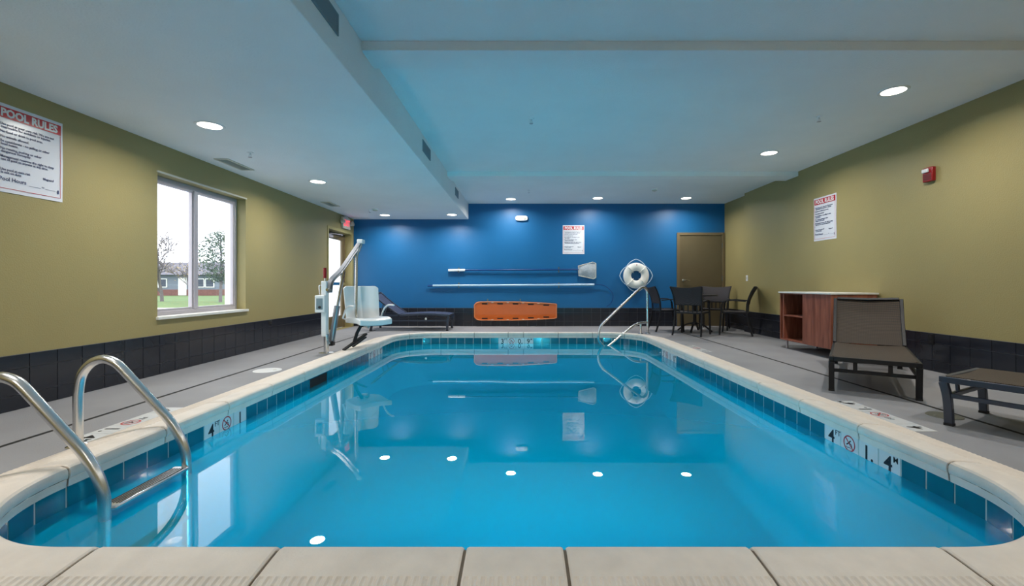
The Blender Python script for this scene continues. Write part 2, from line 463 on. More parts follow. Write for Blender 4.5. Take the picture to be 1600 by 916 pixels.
for t in FILL_LAMPS:  # invented fixture and fill light for each added lamp
    m = Matrix.Rotation(R(-90), 3, 'X')
    MB().lathe([(.12, 0), (.12, .012), (.14, .014), (.145, 0)], (0, 0, 0), 28, m).build('rim', M_CHROME, t)
    MB().lathe([(0, .008), (.12, .004), (.12, 0), (0, 0)], (0, 0, 0), 28, m).build('lens', M_LENS, t)
    ld = bpy.data.lights.new('lamp', 'AREA'); ld.shape = 'DISK'; ld.size = .22; ld.energy = POOL_W; ld.spread = R(125); ld.color = (.84, .95, 1.0)
    o = bpy.data.objects.new('lamp', ld); col.objects.link(o); o.parent = t; o.location = (0, .02, 0); o.rotation_euler = (R(90), 0, R(0))
# ------------------------------------------------------------------ pool
pool = thing('swimming_pool', 'indoor swimming pool full of calm blue water, set in the grey deck', 'swimming pool', (0, 0, 0))
def zfloor(y): return -1.42 + (y - PY0) / (PY1 - PY0) * .5
NS = 160
b = MB(); rows = []
for z in (-.045, -.5, None):
    row = []
    for i in range(NS + 1):
        p = P3(PERIM * i / NS, .012 if z is not None else .012, 0); p.z = z if z is not None else zfloor(p.y); row.append(p)
    rows.append(row)
b.grid(rows)
ctr = [P3(PERIM * i / NS, .012, 0) for i in range(NS)]
for p in ctr: p.z = zfloor(p.y)
b.add(ctr, [tuple(range(NS))])
b.build('basin', M_PLASTER, pool)
b = MB(); b.add(loop_pts(.008, ZW, 200), [tuple(range(200))])
b.build('water', M_WATER, pool, smooth=0)
# grout band behind the waterline tiles
b = MB(); b.grid([[P3(PERIM * i / 200, .0, z) for i in range(201)] for z in (-.046, -.215)]); b.build('grout_band', M_WGROUT, pool)

# coping stones
PROF = [(.012, -.10), (.0, -.052), (-.014, -.051), (-.018, -.014), (-.015, -.010), (-.020, -.007), (-.024, .002), (-.026, .014), (-.025, .029), (-.020, .041),
        (-.010, .049), (.010, .054), (.070, .050), (.134, .043), (.140, 'r'), (.312, 'r'), (.322, .008), (.33, -.004), (.33, -.10)]
def coping(s0, s1):
    L = s1 - s0; g = .0055; b = MB(); n = max(4, 4 * round((L - 2 * g) / .027) + 1); rows = []
    for i in range(n + 1):
        s = s0 + g + (L - 2 * g) * i / n; row = []
        e = .004 if i in (0, n) else 0
        for d, z in PROF:
            if z == 'r': z = (.043 if d < .2 else .012) + (.0012 if i % 4 < 2 else -.0048)
            p = P3(s, d, z - (e if z > -.012 else 0)); row.append(p)
        rows.append(row)
    b.grid(rows)
    k = len(PROF)
    b.f.append(tuple(range(k))); b.f.append(tuple(n * k + q for q in range(k)))
    return b.build('coping_stone', M_COPE, pool, smooth=24)
cuts = [s_of_near(x) for x in (-1.434, -.8185, -.19, .145, .773, 1.418)]
s = cuts[-1]; end = cuts[0] + PERIM
backj = [s_of_back(x) for x in (1.32, .68, .036, -.25, -.88, -1.5)]
seq = list(cuts)
def fill_to(a, b_):
    n = round((b_ - a) / .615); return [a + (b_ - a) * (i + 1) / n for i in range(n)]
seq += fill_to(cuts[-1], backj[0]); seq += backj[1:]; seq += fill_to(backj[-1], end)
for i in range(len(seq) - 1): coping(seq[i], seq[i + 1])
b = MB(); b.grid([[P3(PERIM * i / 200, d, z) for i in range(201)] for d, z in ((-.010, -.045), (-.018, .010), (-.014, .036), (.01, .046), (.13, .036), (.30, .006), (.322, -.05))]); b.build('mortar_bed', M_MORTAR, pool)

# depth marker printing
def symbol(c, right, up, rad):
    r = Vector(right); u = Vector(up); n = r.cross(u); c = Vector(c) + n * .0006; red = MB()
    red.bar([c + r * rad * math.cos(a) + u * rad * math.sin(a) for a in [2 * math.pi * i / 24 for i in range(24)]], rad * .17, .0005, up=n, closed=True)
    red.bar([c + r * rad * .68 - u * rad * .68, c - r * rad * .68 + u * rad * .68], rad * .16, .0007, up=n)
    fig = MB()
    q = lambda a, b_: c + r * a * rad + u * b_ * rad
    fig.bar([q(-.5, -.25), q(-.1, .05), q(.25, .45)], rad * .17, .0005, up=n)
    fig.bar([q(-.05, .1), q(.4, -.05), q(.5, -.4)], rad * .11, .0005, up=n)
    fig.bar([q(-.6, -.5), q(-.3, -.62), q(0, -.5), q(.3, -.62)], rad * .09, .0005, up=n)
    return red, fig
def print_on(tile, kind, c, right, up, size):
    r = Vector(right); u = Vector(up); n = r.cross(u); c = Vector(c)
    if kind == 'nodive':
        red, fig = symbol(c, right, up, size * .36)
        red.build('prohibition_ring', M_RED, tile, smooth=0); fig.build('diver_figure', M_INK, tile, smooth=0)
    else:
        big, small = kind; bb = MB()
        if big: bb.add(*text_geo(big, size * .92, c - r * size * (.06 if small else 0) - u * size * .33 + n * .0004, r, u, bold=size * .014, align='CENTER'))
        if small: bb.add(*text_geo(small, size * .36, c + r * size * .20 + u * size * (.12 if big else -.1) + n * .0004, r, u, bold=size * .004))
        bb.build('numeral', M_INK, tile, smooth=0)
TZ0, TZ1, TP = -.206, -.053, .161
markers = {}   # s-range -> list of prints (ordered along s)
def marker(s_start, kinds): return (s_start, s_start + TP * len(kinds), kinds)
# on the right wall increasing s is +Y, the text runs the other way for one facing it
MK = [marker(s_of_right(2.56), [('4', 'M'), ('1.', ''), 'nodive', ('4', 'FT')]),
      marker(s_of_right(6.28), [('0', 'M'), ('1.', ''), 'nodive', ('3', 'FT')]),
      marker(s_of_back(.215), [('9', 'M'), ('0.', ''), 'nodive', ('3', 'FT')]),
      marker(s_of_left(7.2), [('0', 'M'), ('1.', ''), 'nodive', ('3', 'FT')]),
      marker(s_of_left(3.64), [('1', ''), 'nodive', ('4', 'FT')])]
SK = (s_of_left(5.16), s_of_left(4.70))
def put_tile(s0, s1, m, kind=None):
    sm = (s0 + s1) / 2; p, n = at_s(sm); up = Vector((0, 0, 1)); inward = Vector((-n.x, -n.y, 0)); t = Vector((-n.y, n.x, 0))
    sag = 0
    a, _ = at_s(s0); c, _ = at_s(s1); w = (c - a).length - .011
    ctr = Vector(((a.x + c.x) / 2, (a.y + c.y) / 2, (TZ0 + TZ1) / 2)) + Vector((n.x, n.y, 0)) * .001
    b = MB(); m3 = Matrix((t, Vector((n.x, n.y, 0)), up)).transposed()
    b.box(ctr, (w, .008, TZ1 - TZ0), m3)
    o = b.build('marker_tile' if kind else 'tile', m, pool, smooth=0)
    if kind: print_on(o, kind, ctr + inward * .0042 + up * .018, -t, up, .135)
    return o
# fill everything between the markers (and the skimmer mouth) with teal tiles
blocks = sorted([(a, b_, k) for a, b_, k in MK] + [(SK[0], SK[1], None)])
for i, (a, b_, k) in enumerate(blocks):
    if k:
        for j, kk in enumerate(k): put_tile(a + j * TP, a + (j + 1) * TP, M_MARK, kk)
    nx = blocks[(i + 1) % len(blocks)][0] + (PERIM if i == len(blocks) - 1 else 0)
    n = max(1, round((nx - b_) / TP)); w = (nx - b_) / n
    for j in range(n): put_tile(b_ + j * w, b_ + (j + 1) * w, M_TEAL)
# skimmer mouth: flat panel, the shade of its recess painted dark, with a frame
b = MB(); b.span(PX0 - .004, PX0 + .004, 4.705, 5.155, TZ0, TZ1); b.build('skimmer_mouth', M_SLOT, pool, smooth=0)
b = MB()
for y in (4.71, 5.15): b.span(PX0 - .004, PX0 + .010, y - .008, y + .008, TZ0, TZ1)
b.span(PX0 - .004, PX0 + .010, 4.70, 5.16, TZ1 - .008, TZ1)
b.build('skimmer_frame', M_TEAL, pool, smooth=0)

# depth marker tiles let into the deck
def deck_marker(x0, x1, yc, kinds, right, up):
    n = len(kinds); w = .150; r = Vector(right)
    for i, k in enumerate(kinds):
        cy = yc + r.y * (i - (n - 1) / 2) * w
        o = MB().span(x0, x1, cy - w / 2 + .002, cy + w / 2 - .002, -.002, .0016).build('marker_tile', M_MARK, floor, smooth=0)
        print_on(o, k, ((x0 + x1) / 2, cy, .0019), right, up, .14)
DM = [('4', ''), ('', 'FT'), 'nodive', ('1.', ''), ('4', 'M')]
deck_marker(2.512, 2.662, 3.24, DM, (0, 1, 0), (-1, 0, 0))
deck_marker(-2.735, -2.585, 3.05, DM, (0, -1, 0), (1, 0, 0))
deck_marker(2.512, 2.662, 6.62, [('3', ''), ('', 'FT'), 'nodive', ('1.', ''), ('0', 'M')], (0, 1, 0), (-1, 0, 0))

# ------------------------------------------------------------------ window, doors
win = tag(bpy.data.objects.new('window_1', None), kind='structure'); col.objects.link(win); win.location = (XL, WY0, WZ0)
def wpart(b, name, m, **k):
    o = b.build(name, m, win, **k); o.location = (-XL, -WY0, -WZ0); return o
xf0, xf1 = XL - .185, XL - .12
b = MB()
b.span(xf0, xf1, WY0, WY0 + .045, WZ0, WZ1); b.span(xf0, xf1, WY1 - .045, WY1, WZ0, WZ1)
b.span(xf0, xf1, WY0 + .045, WY1 - .045, WZ0, WZ0 + .05); b.span(xf0, xf1, WY0 + .045, WY1 - .045, WZ1 - .05, WZ1)
wpart(b, 'window_frame', M_ALU, bevel=.004)
ym = (WY0 + WY1) / 2 - .03
b = MB().span(xf0 - .002, xf1 + .006, ym - .03, ym + .03, WZ0 + .05, WZ1 - .05); wpart(b, 'mullion', M_ALU, bevel=.004)
b = MB()
for (a, c) in ((WY0 + .045, ym - .03), (ym + .03, WY1 - .045)):
    x0, x1 = xf0 + .012, xf1 - .012
    q = MB(); q.span(x0, x1, a, a + .022, WZ0 + .05, WZ1 - .05); q.span(x0, x1, c - .022, c, WZ0 + .05, WZ1 - .05)
    q.span(x0, x1, a + .022, c - .022, WZ0 + .05, WZ0 + .075); q.span(x0, x1, a + .022, c - .022, WZ1 - .075, WZ1 - .05)
    wpart(q, 'sash', M_ALU)
    g = MB(); x = (x0 + x1) / 2
    g.add([(x, a + .02, WZ0 + .07), (x, c - .02, WZ0 + .07), (x, c - .02, WZ1 - .07), (x, a + .02, WZ1 - .07)], [(0, 1, 2, 3)]); wpart(g, 'pane', M_GLASS, smooth=0)
b = MB().span(XL - .12, XL + .028, WY0 - .02, WY1 + .03, WZ0 - .028, WZ0 + .004); wpart(b, 'window_sill', M_SILL, bevel=.005)
b = MB().span(XL - .005, XL + .014, WY0 - .01, WY1 + .01, WZ1 + .001, WZ1 + .018); wpart(b, 'head_bead', M_OFFW)

# glazed exit door in the left wall
d1 = tag(bpy.data.objects.new('door_1', None), kind='structure'); col.objects.link(d1)
b = MB(); x0, x1 = XL - .20, XL - .14
b.span(x0, x1, DY0, DY0 + .05, 0, DZ1); b.span(x0, x1, DY1 - .05, DY1, 0, DZ1); b.span(x0, x1, DY0 + .05, DY1 - .05, DZ1 - .05, DZ1)
b.build('door_frame', M_DOORFR, d1, bevel=.004)
b = MB(); x0, x1 = XL - .192, XL - .148; a, c = DY0 + .055, DY1 - .055
b.span(x0, x1, a, a + .09, .01, DZ1 - .055); b.span(x0, x1, c - .09, c, .01, DZ1 - .055); b.span(x0, x1, a + .09, c - .09, DZ1 - .145, DZ1 - .055); b.span(x0, x1, a + .09, c - .09, .01, .27)
b.build('door_leaf', M_DOORFR, d1, bevel=.004)
b = MB(); x = XL - .17; b.add([(x, a + .085, .265), (x, c - .085, .265), (x, c - .085, DZ1 - .14), (x, a + .085, DZ1 - .14)], [(0, 1, 2, 3)]); b.build('pane', M_GLASS, d1, smooth=0)
b = MB().span(XL - .125, XL - .09, a + .05, c - .05, .93, .99); b.span(XL - .15, XL - .12, a + .06, a + .12, .94, .98); b.span(XL - .15, XL - .12, c - .12, c - .06, .94, .98); b.build('push_bar', M_CHROME, d1, bevel=.004)
b = MB().span(XL - .145, XL - .09, DY0 + .15, DY0 + .45, DZ1 - .13, DZ1 - .07); b.bar([(XL - .1, DY0 + .3, DZ1 - .06), (XL + .03, DY0 + .62, DZ1 - .06), (XL - .12, DY0 + .95, DZ1 - .05)], .025, .012); b.build('door_closer', M_ALU, d1, bevel=.003)
b = MB()
for y in (DY0 - .045, DY1 + .002): b.span(XL - .14, XL + .012, y, y + .043, 0, DZ1 + .0)
b.span(XL - .14, XL + .012, DY0 - .045, DY1 + .045, DZ1, DZ1 + .045)
b = MB(); b.span(XL, XL + .012, DY0 - .05, DY0, 0, DZ1 + .05); b.span(XL, XL + .012, DY1, DY1 + .05, 0, DZ1 + .05); b.span(XL, XL + .012, DY0, DY1, DZ1, DZ1 + .05)
b.build('door_casing', mat('olive_casing', (170, 160, 104), .4), d1, bevel=.003)

# solid door in the back wall
d2 = tag(bpy.data.objects.new('door_2', None), kind='structure'); col.objects.link(d2)
x0, x1, zt = 3.507, 4.584, 2.115
b = MB(); b.span(x0, x0 + .06, YB - .045, YB + .02, 0, zt); b.span(x1 - .06, x1, YB - .045, YB + .02, 0, zt); b.span(x0 + .06, x1 - .06, YB - .045, YB + .02, zt - .06, zt)
b.build('door_frame', M_DOORFR, d2, bevel=.004)
b = MB().span(x0 + .063, x1 - .063, YB - .028, YB + .02, .008, zt - .063); b.build('door_leaf', M_DOOR, d2, bevel=.003)
for z in (.22, 1.08, 1.82):
    MB().tube([(x1 - .058, YB - .04, z - .055), (x1 - .058, YB - .04, z + .055)], .011, 10).build('hinge', M_BRASS, d2)
b = MB(); b.lathe([(0, 0), (.032, 0), (.030, .012), (.012, .016), (.012, .05), (0, .05)], (x0 + .14, YB - .028, 1.04), 18, Matrix.Rotation(R(90), 3, 'X')); b.build('door_rose', M_CHROME, d2)
b = MB().tube(fillet([(x0 + .14, YB - .075, 1.04), (x0 + .20, YB - .078, 1.04), (x0 + .27, YB - .07, 1.035)], .02), .010, 8); b.build('door_handle', M_CHROME, d2)
b = MB().span(x0 + .06, x1 - .06, YB - .05, YB + .02, 0, .007); b.build('threshold', M_ALU, d2)

# ------------------------------------------------------------------ ceiling lamps
def downlight(x, y, z, label, group='recessed ceiling lights'):
    t = thing('ceiling_light', label, 'light', (x, y, z), 0, group)
    MB().lathe([(.098, -.001), (.098, -.006), (.118, -.007), (.124, -.003), (.124, 0)], seg=32).build('trim_ring', M_WHITE, t)
    MB().lathe([(0, -.003), (.05, -.0035), (.098, -.003), (.098, -.001), (0, -.001)], seg=32).build('lens', M_LENS, t)
    ld = bpy.data.lights.new('lamp', 'AREA'); ld.shape = 'DISK'; ld.size = .19; ld.energy = LAMP_W; ld.spread = R(160); ld.color = (1.0, .95, .88)
    o = bpy.data.objects.new('lamp', ld); col.objects.link(o); o.parent = t; o.location = (0, 0, -.009)
for (x, y, z, l) in (
    (-2.89, 4.154, ZS, 'large looking round ceiling light above the window in lowered left ceiling'),
    (-2.92, 6.42, ZS, 'round ceiling light in lowered left ceiling, second back along the window wall'),
    (-2.90, 9.50, ZS, 'round ceiling light near the exit sign in lowered ceiling before blue wall'),
    (-1.47, 9.45, ZS, 'round light at the right corner of lowered ceiling before blue wall'),
    (-2.90, 1.85, ZS, 'round ceiling light in lowered ceiling outside the photo on the left'),
    (3.515, 4.235, ZC, 'nearest round ceiling light above the loungers by right wall'),
    (3.44, 6.23, ZC, 'round ceiling light above the wooden cabinet by right wall'),
    (3.478, 9.47, ZC, 'round ceiling light in front of the brown door'),
    (1.61, 9.47, ZC, 'round ceiling light above the small rules sign on blue wall'),
    (-.23, 9.58, ZC, 'round ceiling light above the white emergency lamp on blue wall'),
    (3.5, 1.9, ZC, 'round ceiling light outside the photo above near right deck'),
    (-2.9, -.6, ZS, 'round ceiling light behind the viewer on the left'),
    (3.5, -.6, ZC, 'round ceiling light behind the viewer on the right'),
    (.6, -.8, ZC, 'round ceiling light behind the viewer in the middle')):
    downlight(x, y, z, l)

# ------------------------------------------------------------------ sprinklers, detectors, vents
def sprinkler(x, y, z, label, arm=0):
    t = thing('sprinkler_head', label, 'sprinkler', (x, y, z), 0, 'ceiling sprinklers')
    MB().lathe([(0, 0), (.034, 0), (.030, -.006), (.012, -.009), (0, -.009)], seg=20).build('escutcheon', M_WHITE, t)
    b = MB(); b.tube([(0, 0, -.008), (0, 0, -.028)], .010, 10); b.tube([(.010, 0, -.026), (.014, 0, -.04), (.004, 0, -.054)], .0025, 6); b.tube([(-.010, 0, -.026), (-.014, 0, -.04), (-.004, 0, -.054)], .0025, 6); b.build('body', M_WHITE, t)
    MB().lathe([(0, -.054), (.02, -.055), (.021, -.058), (0, -.058)], seg=16).build('deflector', M_ALU, t)
sprinkler(.106, 4.94, ZC, 'sprinkler head alone in the middle of the blue tinted ceiling')
sprinkler(3.24, 4.88, ZC, 'sprinkler head on main ceiling beside nearest right ceiling light')
sprinkler(-3.03, 5.0, ZS, 'sprinkler head on lowered ceiling above the window')
sprinkler(.14, 8.67, ZC, 'tiny far sprinkler head between back ceiling lights')
sprinkler(-2.99, 8.83, ZS, 'tiny far sprinkler head on lowered ceiling before the exit sign')
def detector(x, y, z, label, name='smoke_detector'):
    t = thing(name, label, 'detector', (x, y, z), 0, 'ceiling smoke detectors')
    MB().lathe([(0, 0), (.06, 0), (.06, -.012), (.05, -.018)], seg=24).build('base', M_WHITE, t)
    MB().lathe([(.05, -.017), (.045, -.034), (.02, -.042), (0, -.042)], seg=24).build('cover', M_OFFW, t)
detector(2.55, 8.6, ZC, 'small white smoke detector on ceiling before the brown door')
detector(-2.86, 8.75, ZS, 'small smoke detector on lowered ceiling beside far left light')

def ceiling_vent(x, y, z, lx, ly, label):
    t = thing('ceiling_vent', label, 'vent', (x, y, z), 0)
    b = MB(); w = .02
    b.span(-lx / 2, -lx / 2 + w, -ly / 2, ly / 2, -.01, 0); b.span(lx / 2 - w, lx / 2, -ly / 2, ly / 2, -.01, 0); b.span(-lx / 2 + w, lx / 2 - w, -ly / 2, -ly / 2 + w, -.01, 0); b.span(-lx / 2 + w, lx / 2 - w, ly / 2 - w, ly / 2, -.01, 0)
    b.build('frame', M_OFFW, t)
    MB().span(-lx / 2 + w, lx / 2 - w, -ly / 2 + w, ly / 2 - w, -.002, -.0005).build('backing', M_DUCT, t)
    n = 8; sl = MB().box((0, 0, 0), (.010, ly - 2 * w, .003), Matrix.Rotation(R(35), 3, 'Y')).mesh('slat', 0); sl.materials.append(M_OFFW)
    for i in range(n):
        o = bpy.data.objects.new('slat', sl); col.objects.link(o); o.parent = t; o.location = (-lx / 2 + w + (lx - 2 * w) * (i + .5) / n, 0, -.007)
ceiling_vent(-3.52, 5.50, ZS, .17, .52, 'cream slatted vent on lowered ceiling above the window')
ceiling_vent(-3.50, 8.20, ZS, .17, .45, 'darker looking slatted vent on lowered ceiling before the exit sign')
def side_grille(y0, y1, label):
    z0, z1 = 2.565, 2.706
    t = thing('wall_grille', label, 'vent', (XS, y0, z0), 0, 'grilles in the soffit side')
    L = y1 - y0; h = z1 - z0; w = .014
    b = MB(); b.span(0, .008, 0, L, 0, w); b.span(0, .008, 0, L, h - w, h); b.span(0, .008, 0, w, w, h - w); b.span(0, .008, L - w, L, w, h - w); b.build('frame', M_GRILLE, t)
    MB().span(0, .002, w, L - w, w, h - w).build('backing', M_RUBBER, t)
    sl = MB().box((0, 0, 0), (.003, L - 2 * w, .009), Matrix.Rotation(R(30), 3, 'Y')).mesh('slat', 0); sl.materials.append(M_GRILLE)
    for i in range(8):
        o = bpy.data.objects.new('slat', sl); col.objects.link(o); o.parent = t; o.location = (.006, L / 2, w + (h - 2 * w) * (i + .5) / 8)
side_grille(2.42, 2.93, 'nearest slatted air grille in the side of lowered ceiling')
side_grille(5.43, 5.89, 'middle slatted air grille in the side of lowered ceiling')
side_grille(8.10, 8.50, 'farthest slatted air grille in the side of lowered ceiling')

# ------------------------------------------------------------------ signs
def rules_sign(origin, right, label, glossy=True):
    """origin = lower left corner on the wall as read; right = reading direction"""
    r = Vector(right); u = Vector((0, 0, 1)); n = r.cross(u); O = Vector(origin); w, h = .49, .65
    t = thing('rules_sign', label, 'sign', O, 0, 'pool rules signs')
    def pt(a, c, d): return r * a + u * c + n * d
    b = MB(); rows = []
    for j in range(9):
        c = h * j / 8; rows.append([pt(w * i / 6, c, .003 + .004 * math.sin(i * 1.0 + j * .5) ** 2) for i in range(7)])
    b.grid(rows, thick=-n * .002); b.build('panel', M_SIGN, t)
    D = .0085
    def rect(bb, a0, a1, c0, c1, d=D):
        bb.prism([(a0, c0), (a1, c0), (a1, c1), (a0, c1)], lambda a, c, q: pt(a, c, q), d - .0006, d)
    rb = MB(); rect(rb, .018, w - .018, h - .105, h - .025); rb.build('title_band', M_SIGNR, t, smooth=0)
    bb = MB(); m0, m1, c0, c1 = .02, w - .02, .028, h - .11
    for q in ((m0, m0 + .003, c0, c1), (m1 - .003, m1, c0, c1), (m0, m1, c0, c0 + .003)): rect(bb, *q)
    bb.build('border', M_SIGNR, t, smooth=0)
    tb = MB(); tb.add(*text_geo('POOL RULES', .080, pt(w / 2, h - .092, D + .0006), r, u, bold=.0035, align='CENTER', sx=.88)); tb.build('title', M_WHITE, t, smooth=0)
    L = [(.492, '• Use pool at your own risk. We are not'), (.470, '   responsible for accidents or injuries.'), (.437, '• No food or drink in pool area.'), (.401, '• No animals allowed.'),
         (.368, '• Be considerate - no yelling or other'), (.346, '   loud noises.'), (.314, '• No running, pushing or other'), (.292, '   dangerous horseplay.'),
         (.256, '• Management reserves the right to deny'), (.234, '   use of pool to anyone at any time.'), (.200, '•'), (.160, '• Use pool at own risk'), (.138, '   is not on duty.')]
    tb = MB()
    for c, s_ in L: tb.add(*text_geo(s_, .0255, pt(.028, c, D + .0002), r, u, bold=.0004, sx=.92))
    tb.add(*text_geo('lifeguard', .0255, pt(.335, .150, D + .0002), r, u, bold=.0004, sx=.92))
    tb.add(*text_geo('Pool Hours', .042, pt(.035, .085, D + .0002), r, u, bold=.0002, sx=.92))
    tb.add(*text_geo('to', .022, pt(.325, .083, D + .0002), r, u))
    rect(tb, .235, .318, .078, .080, D + .0004); rect(tb, .350, .43, .078, .080, D + .0004); rect(tb, .445, .455, .06, .09, D + .0004)
    tb.build('lettering', M_NAVYI, t, smooth=0)
rules_sign((XL, 3.215, 1.62), (0, 1, 0), 'large pool rules sign near the window on the olive left wall')
rules_sign((.93, YB, 1.635), (1, 0, 0), 'small looking pool rules sign on the blue back wall')
rules_sign((XR, 6.86, 1.60), (0, -1, 0), 'pool rules sign on the olive right wall above the wooden cabinet')

# exit sign with two lamp heads, on the left wall above the glass door
t = thing('exit_sign', 'white exit sign with red letters and twin lamps above the glass door', 'sign', (XL, 9.62, 2.14))
MB().span(0, .05, -.20, .20, 0, .24).build('housing', M_OFFW, t, bevel=.006)
MB().span(.02, .045, -.08, .08, .24, .275).build('mount', M_OFFW, t)
b = MB().add(*text_geo('EXIT', .19, (.0504, 0, .055), (0, 1, 0), (0, 0, 1), bold=.003, align='CENTER', sx=.85)); b.build('lettering', M_EXITL, t, smooth=0)
for sy in (-1, 1):
    hd = MB().lathe([(0, -.03), (.045, -.03), (.055, .03), (.05, .035), (0, .035)], (.06, sy * .255, .14), 20, Matrix.Rotation(R(75), 3, 'Y')).build('lamp_head', M_OFFW, t)
    MB().tube([(.03, sy * .19, .14), (.05, sy * .22, .14)], .012, 8).build('lamp_arm', M_OFFW, t)
# emergency lamp on the back wall
t = thing('emergency_lamp', 'white oval emergency lamp high on the blue back wall', 'light', (0.0, YB, 2.44))
pl = [(.14 * math.copysign(abs(math.cos(a)) ** .6, math.cos(a)), .058 * math.copysign(abs(math.sin(a)) ** .6, math.sin(a))) for a in [2 * math.pi * i / 28 for i in range(28)]]
MB().prism(pl, lambda a, c, q: (a, -q, c), 0, .05).build('housing', M_WHITE, t, bevel=.012)
for sx in (-1, 1): MB().lathe([(0, 0), (.03, 0), (.032, .012), (.02, .02), (0, .021)], (sx * .062, -.05, 0), 18, Matrix.Rotation(R(90), 3, 'X')).build('lamp_head', M_OFFW, t)
# fire alarm
t = thing('fire_alarm', 'red fire alarm with clear strobe high on the olive right wall', 'alarm', (XR, 4.90, 2.145))
MB().span(-.045, 0, -.060, .060, -.078, .078).build('housing', M_ALARM, t, bevel=.008)
MB().span(-.068, -.045, -.028, .048, .020, .062).build('strobe', M_WHITE, t, bevel=.008)
b = MB()
for i in range(5): b.span(-.0475, -.045, -.045, .045, -.06 + i * .014, -.054 + i * .014)
b.build('sounder_grille', M_RUBBER, t)
# light switch on the right wall step, outlet among the tiles
t = thing('light_switch', 'small white light switch on olive wall beside the brown door', 'switch', (XR, 8.90, 1.07))
MB().span(-.008, 0, -.036, .036, -.058, .058).build('plate', M_WHITE, t, bevel=.003)
MB().span(-.014, -.008, -.010, .010, -.020, .020).build('rocker', M_OFFW, t)
t = thing('power_outlet', 'black power outlet plate set in the black tiles of right wall', 'outlet', (XR - .012, 4.885, .345))
MB().span(-.008, 0, -.036, .036, -.058, .058).build('plate', M_BLACKM, t, bevel=.003)
for z in (-.024, .024): MB().span(-.011, -.008, -.016, .016, z - .013, z + .013).build('socket', M_RUBBER, t)
t = thing('power_outlet', 'black power outlet plate in the black tiles below the window', 'outlet', (XL + .012, 6.75, .37))
MB().span(0, .008, -.036, .036, -.03, .03).build('plate', M_BLACKM, t, bevel=.003)
MB().span(.008, .011, -.016, .016, -.013, .013).build('socket', M_RUBBER, t)

# ------------------------------------------------------------------ things hung on the back wall
def bx(px): return (px - 815) / 69.03
def bz(py): return CZ - (py - 445) / 69.03
def hook(x, z, label, grp='pole hooks on the blue wall'):
    t = thing('wall_hook', label, 'hook', (x, YB, z), 0, grp)
    MB().span(-.015, .015, -.006, 0, -.02, .10).build('plate', M_BRASS, t)
    MB().tube(fillet([(0, -.004, -.01), (0, -.085, -.022), (0, -.09, .03)], .02), .006, 8).build('prong', M_BRASS, t)
for px, py, l in ((717, 425, 'small metal hook under the white handle of upper pole'), (873, 424.5, 'small metal hook under upper pole near the net'), (717, 448.5, 'small metal hook under left end of lower pole'), (873, 448.5, 'small metal hook under right end of lower pole'),
                  (762, 474, 'small metal hook holding left part of orange board'), (813, 474, 'small metal hook holding middle of orange board')):
    hook(bx(px), bz(py), l)
yq = YB - .045
t = thing('skimmer_net', 'blue pole with white handle and grey leaf net on the blue wall', 'pool net', (bx(715), yq, bz(422)))
def rel(t, pts): return [Vector(p) - t.location for p in pts]
MB().tube(rel(t, [(bx(726), yq, bz(422.5)), (bx(898), yq, bz(421.5))]), .017, 12).build('pole', M_PBLUE, t)
MB().tube(rel(t, [(bx(701), yq, bz(422.8)), (bx(727), yq, bz(422.5))]), .030, 14, scales=[1, 1]).build('handle', M_WHITE, t)
MB().tube(rel(t, fillet([(bx(898), yq, bz(421.5)), (bx(904), yq, bz(421.5))], .01)), .014, 8).build('socket', M_PBLUE, t)
c4 = [(903, 416), (926, 410), (930.5, 412), (930.5, 434), (927, 436), (904, 431)]
MB().tube(rel(t, [(bx(a), yq, bz(c)) for a, c in c4]), .010, 8, closed=True).build('hoop', M_OFFW, t)
rows = []
for j in range(9):
    v = j / 8; row = []
    for i in range(11):
        w_ = i / 10; x = bx(904) + (bx(930) - bx(904)) * w_; zt = bz(416 - 5.5 * w_); zb = bz(431 + 4.5 * w_)
        bul = math.sin(math.pi * w_) * math.sin(math.pi * v); row.append(Vector((x, yq - .04 * bul + .008 * math.sin(9 * w_ + 5 * v), zt + (zb - zt) * v)) - t.location)
    rows.append(row)
MB().grid(rows, thick=(0, .003, 0)).build('net', M_NET, t)
t = thing('rescue_hook', 'long pale rescue pole with dark crook hanging on the blue wall', 'rescue pole', (bx(800), yq, bz(446)))
MB().tube(rel(t, [(bx(677), yq, bz(446.5)), (bx(928), yq, bz(445))]), .024, 14).build('pole', M_PALU, t)
MB().tube(rel(t, [(bx(669), yq, bz(446.8)), (bx(677), yq, bz(446.5))]), .018, 10).build('end_plug', M_PBLUE, t)
MB().tube(rel(t, smooth_path([(bx(928), yq, bz(445)), (bx(938), yq, bz(445)), (bx(948), yq, bz(449)), (bx(956), yq, bz(458)), (bx(957), yq, bz(466)), (bx(953), yq, bz(475)), (bx(947), yq, bz(479))])), .008, 8).build('crook', M_PBLUE, t)
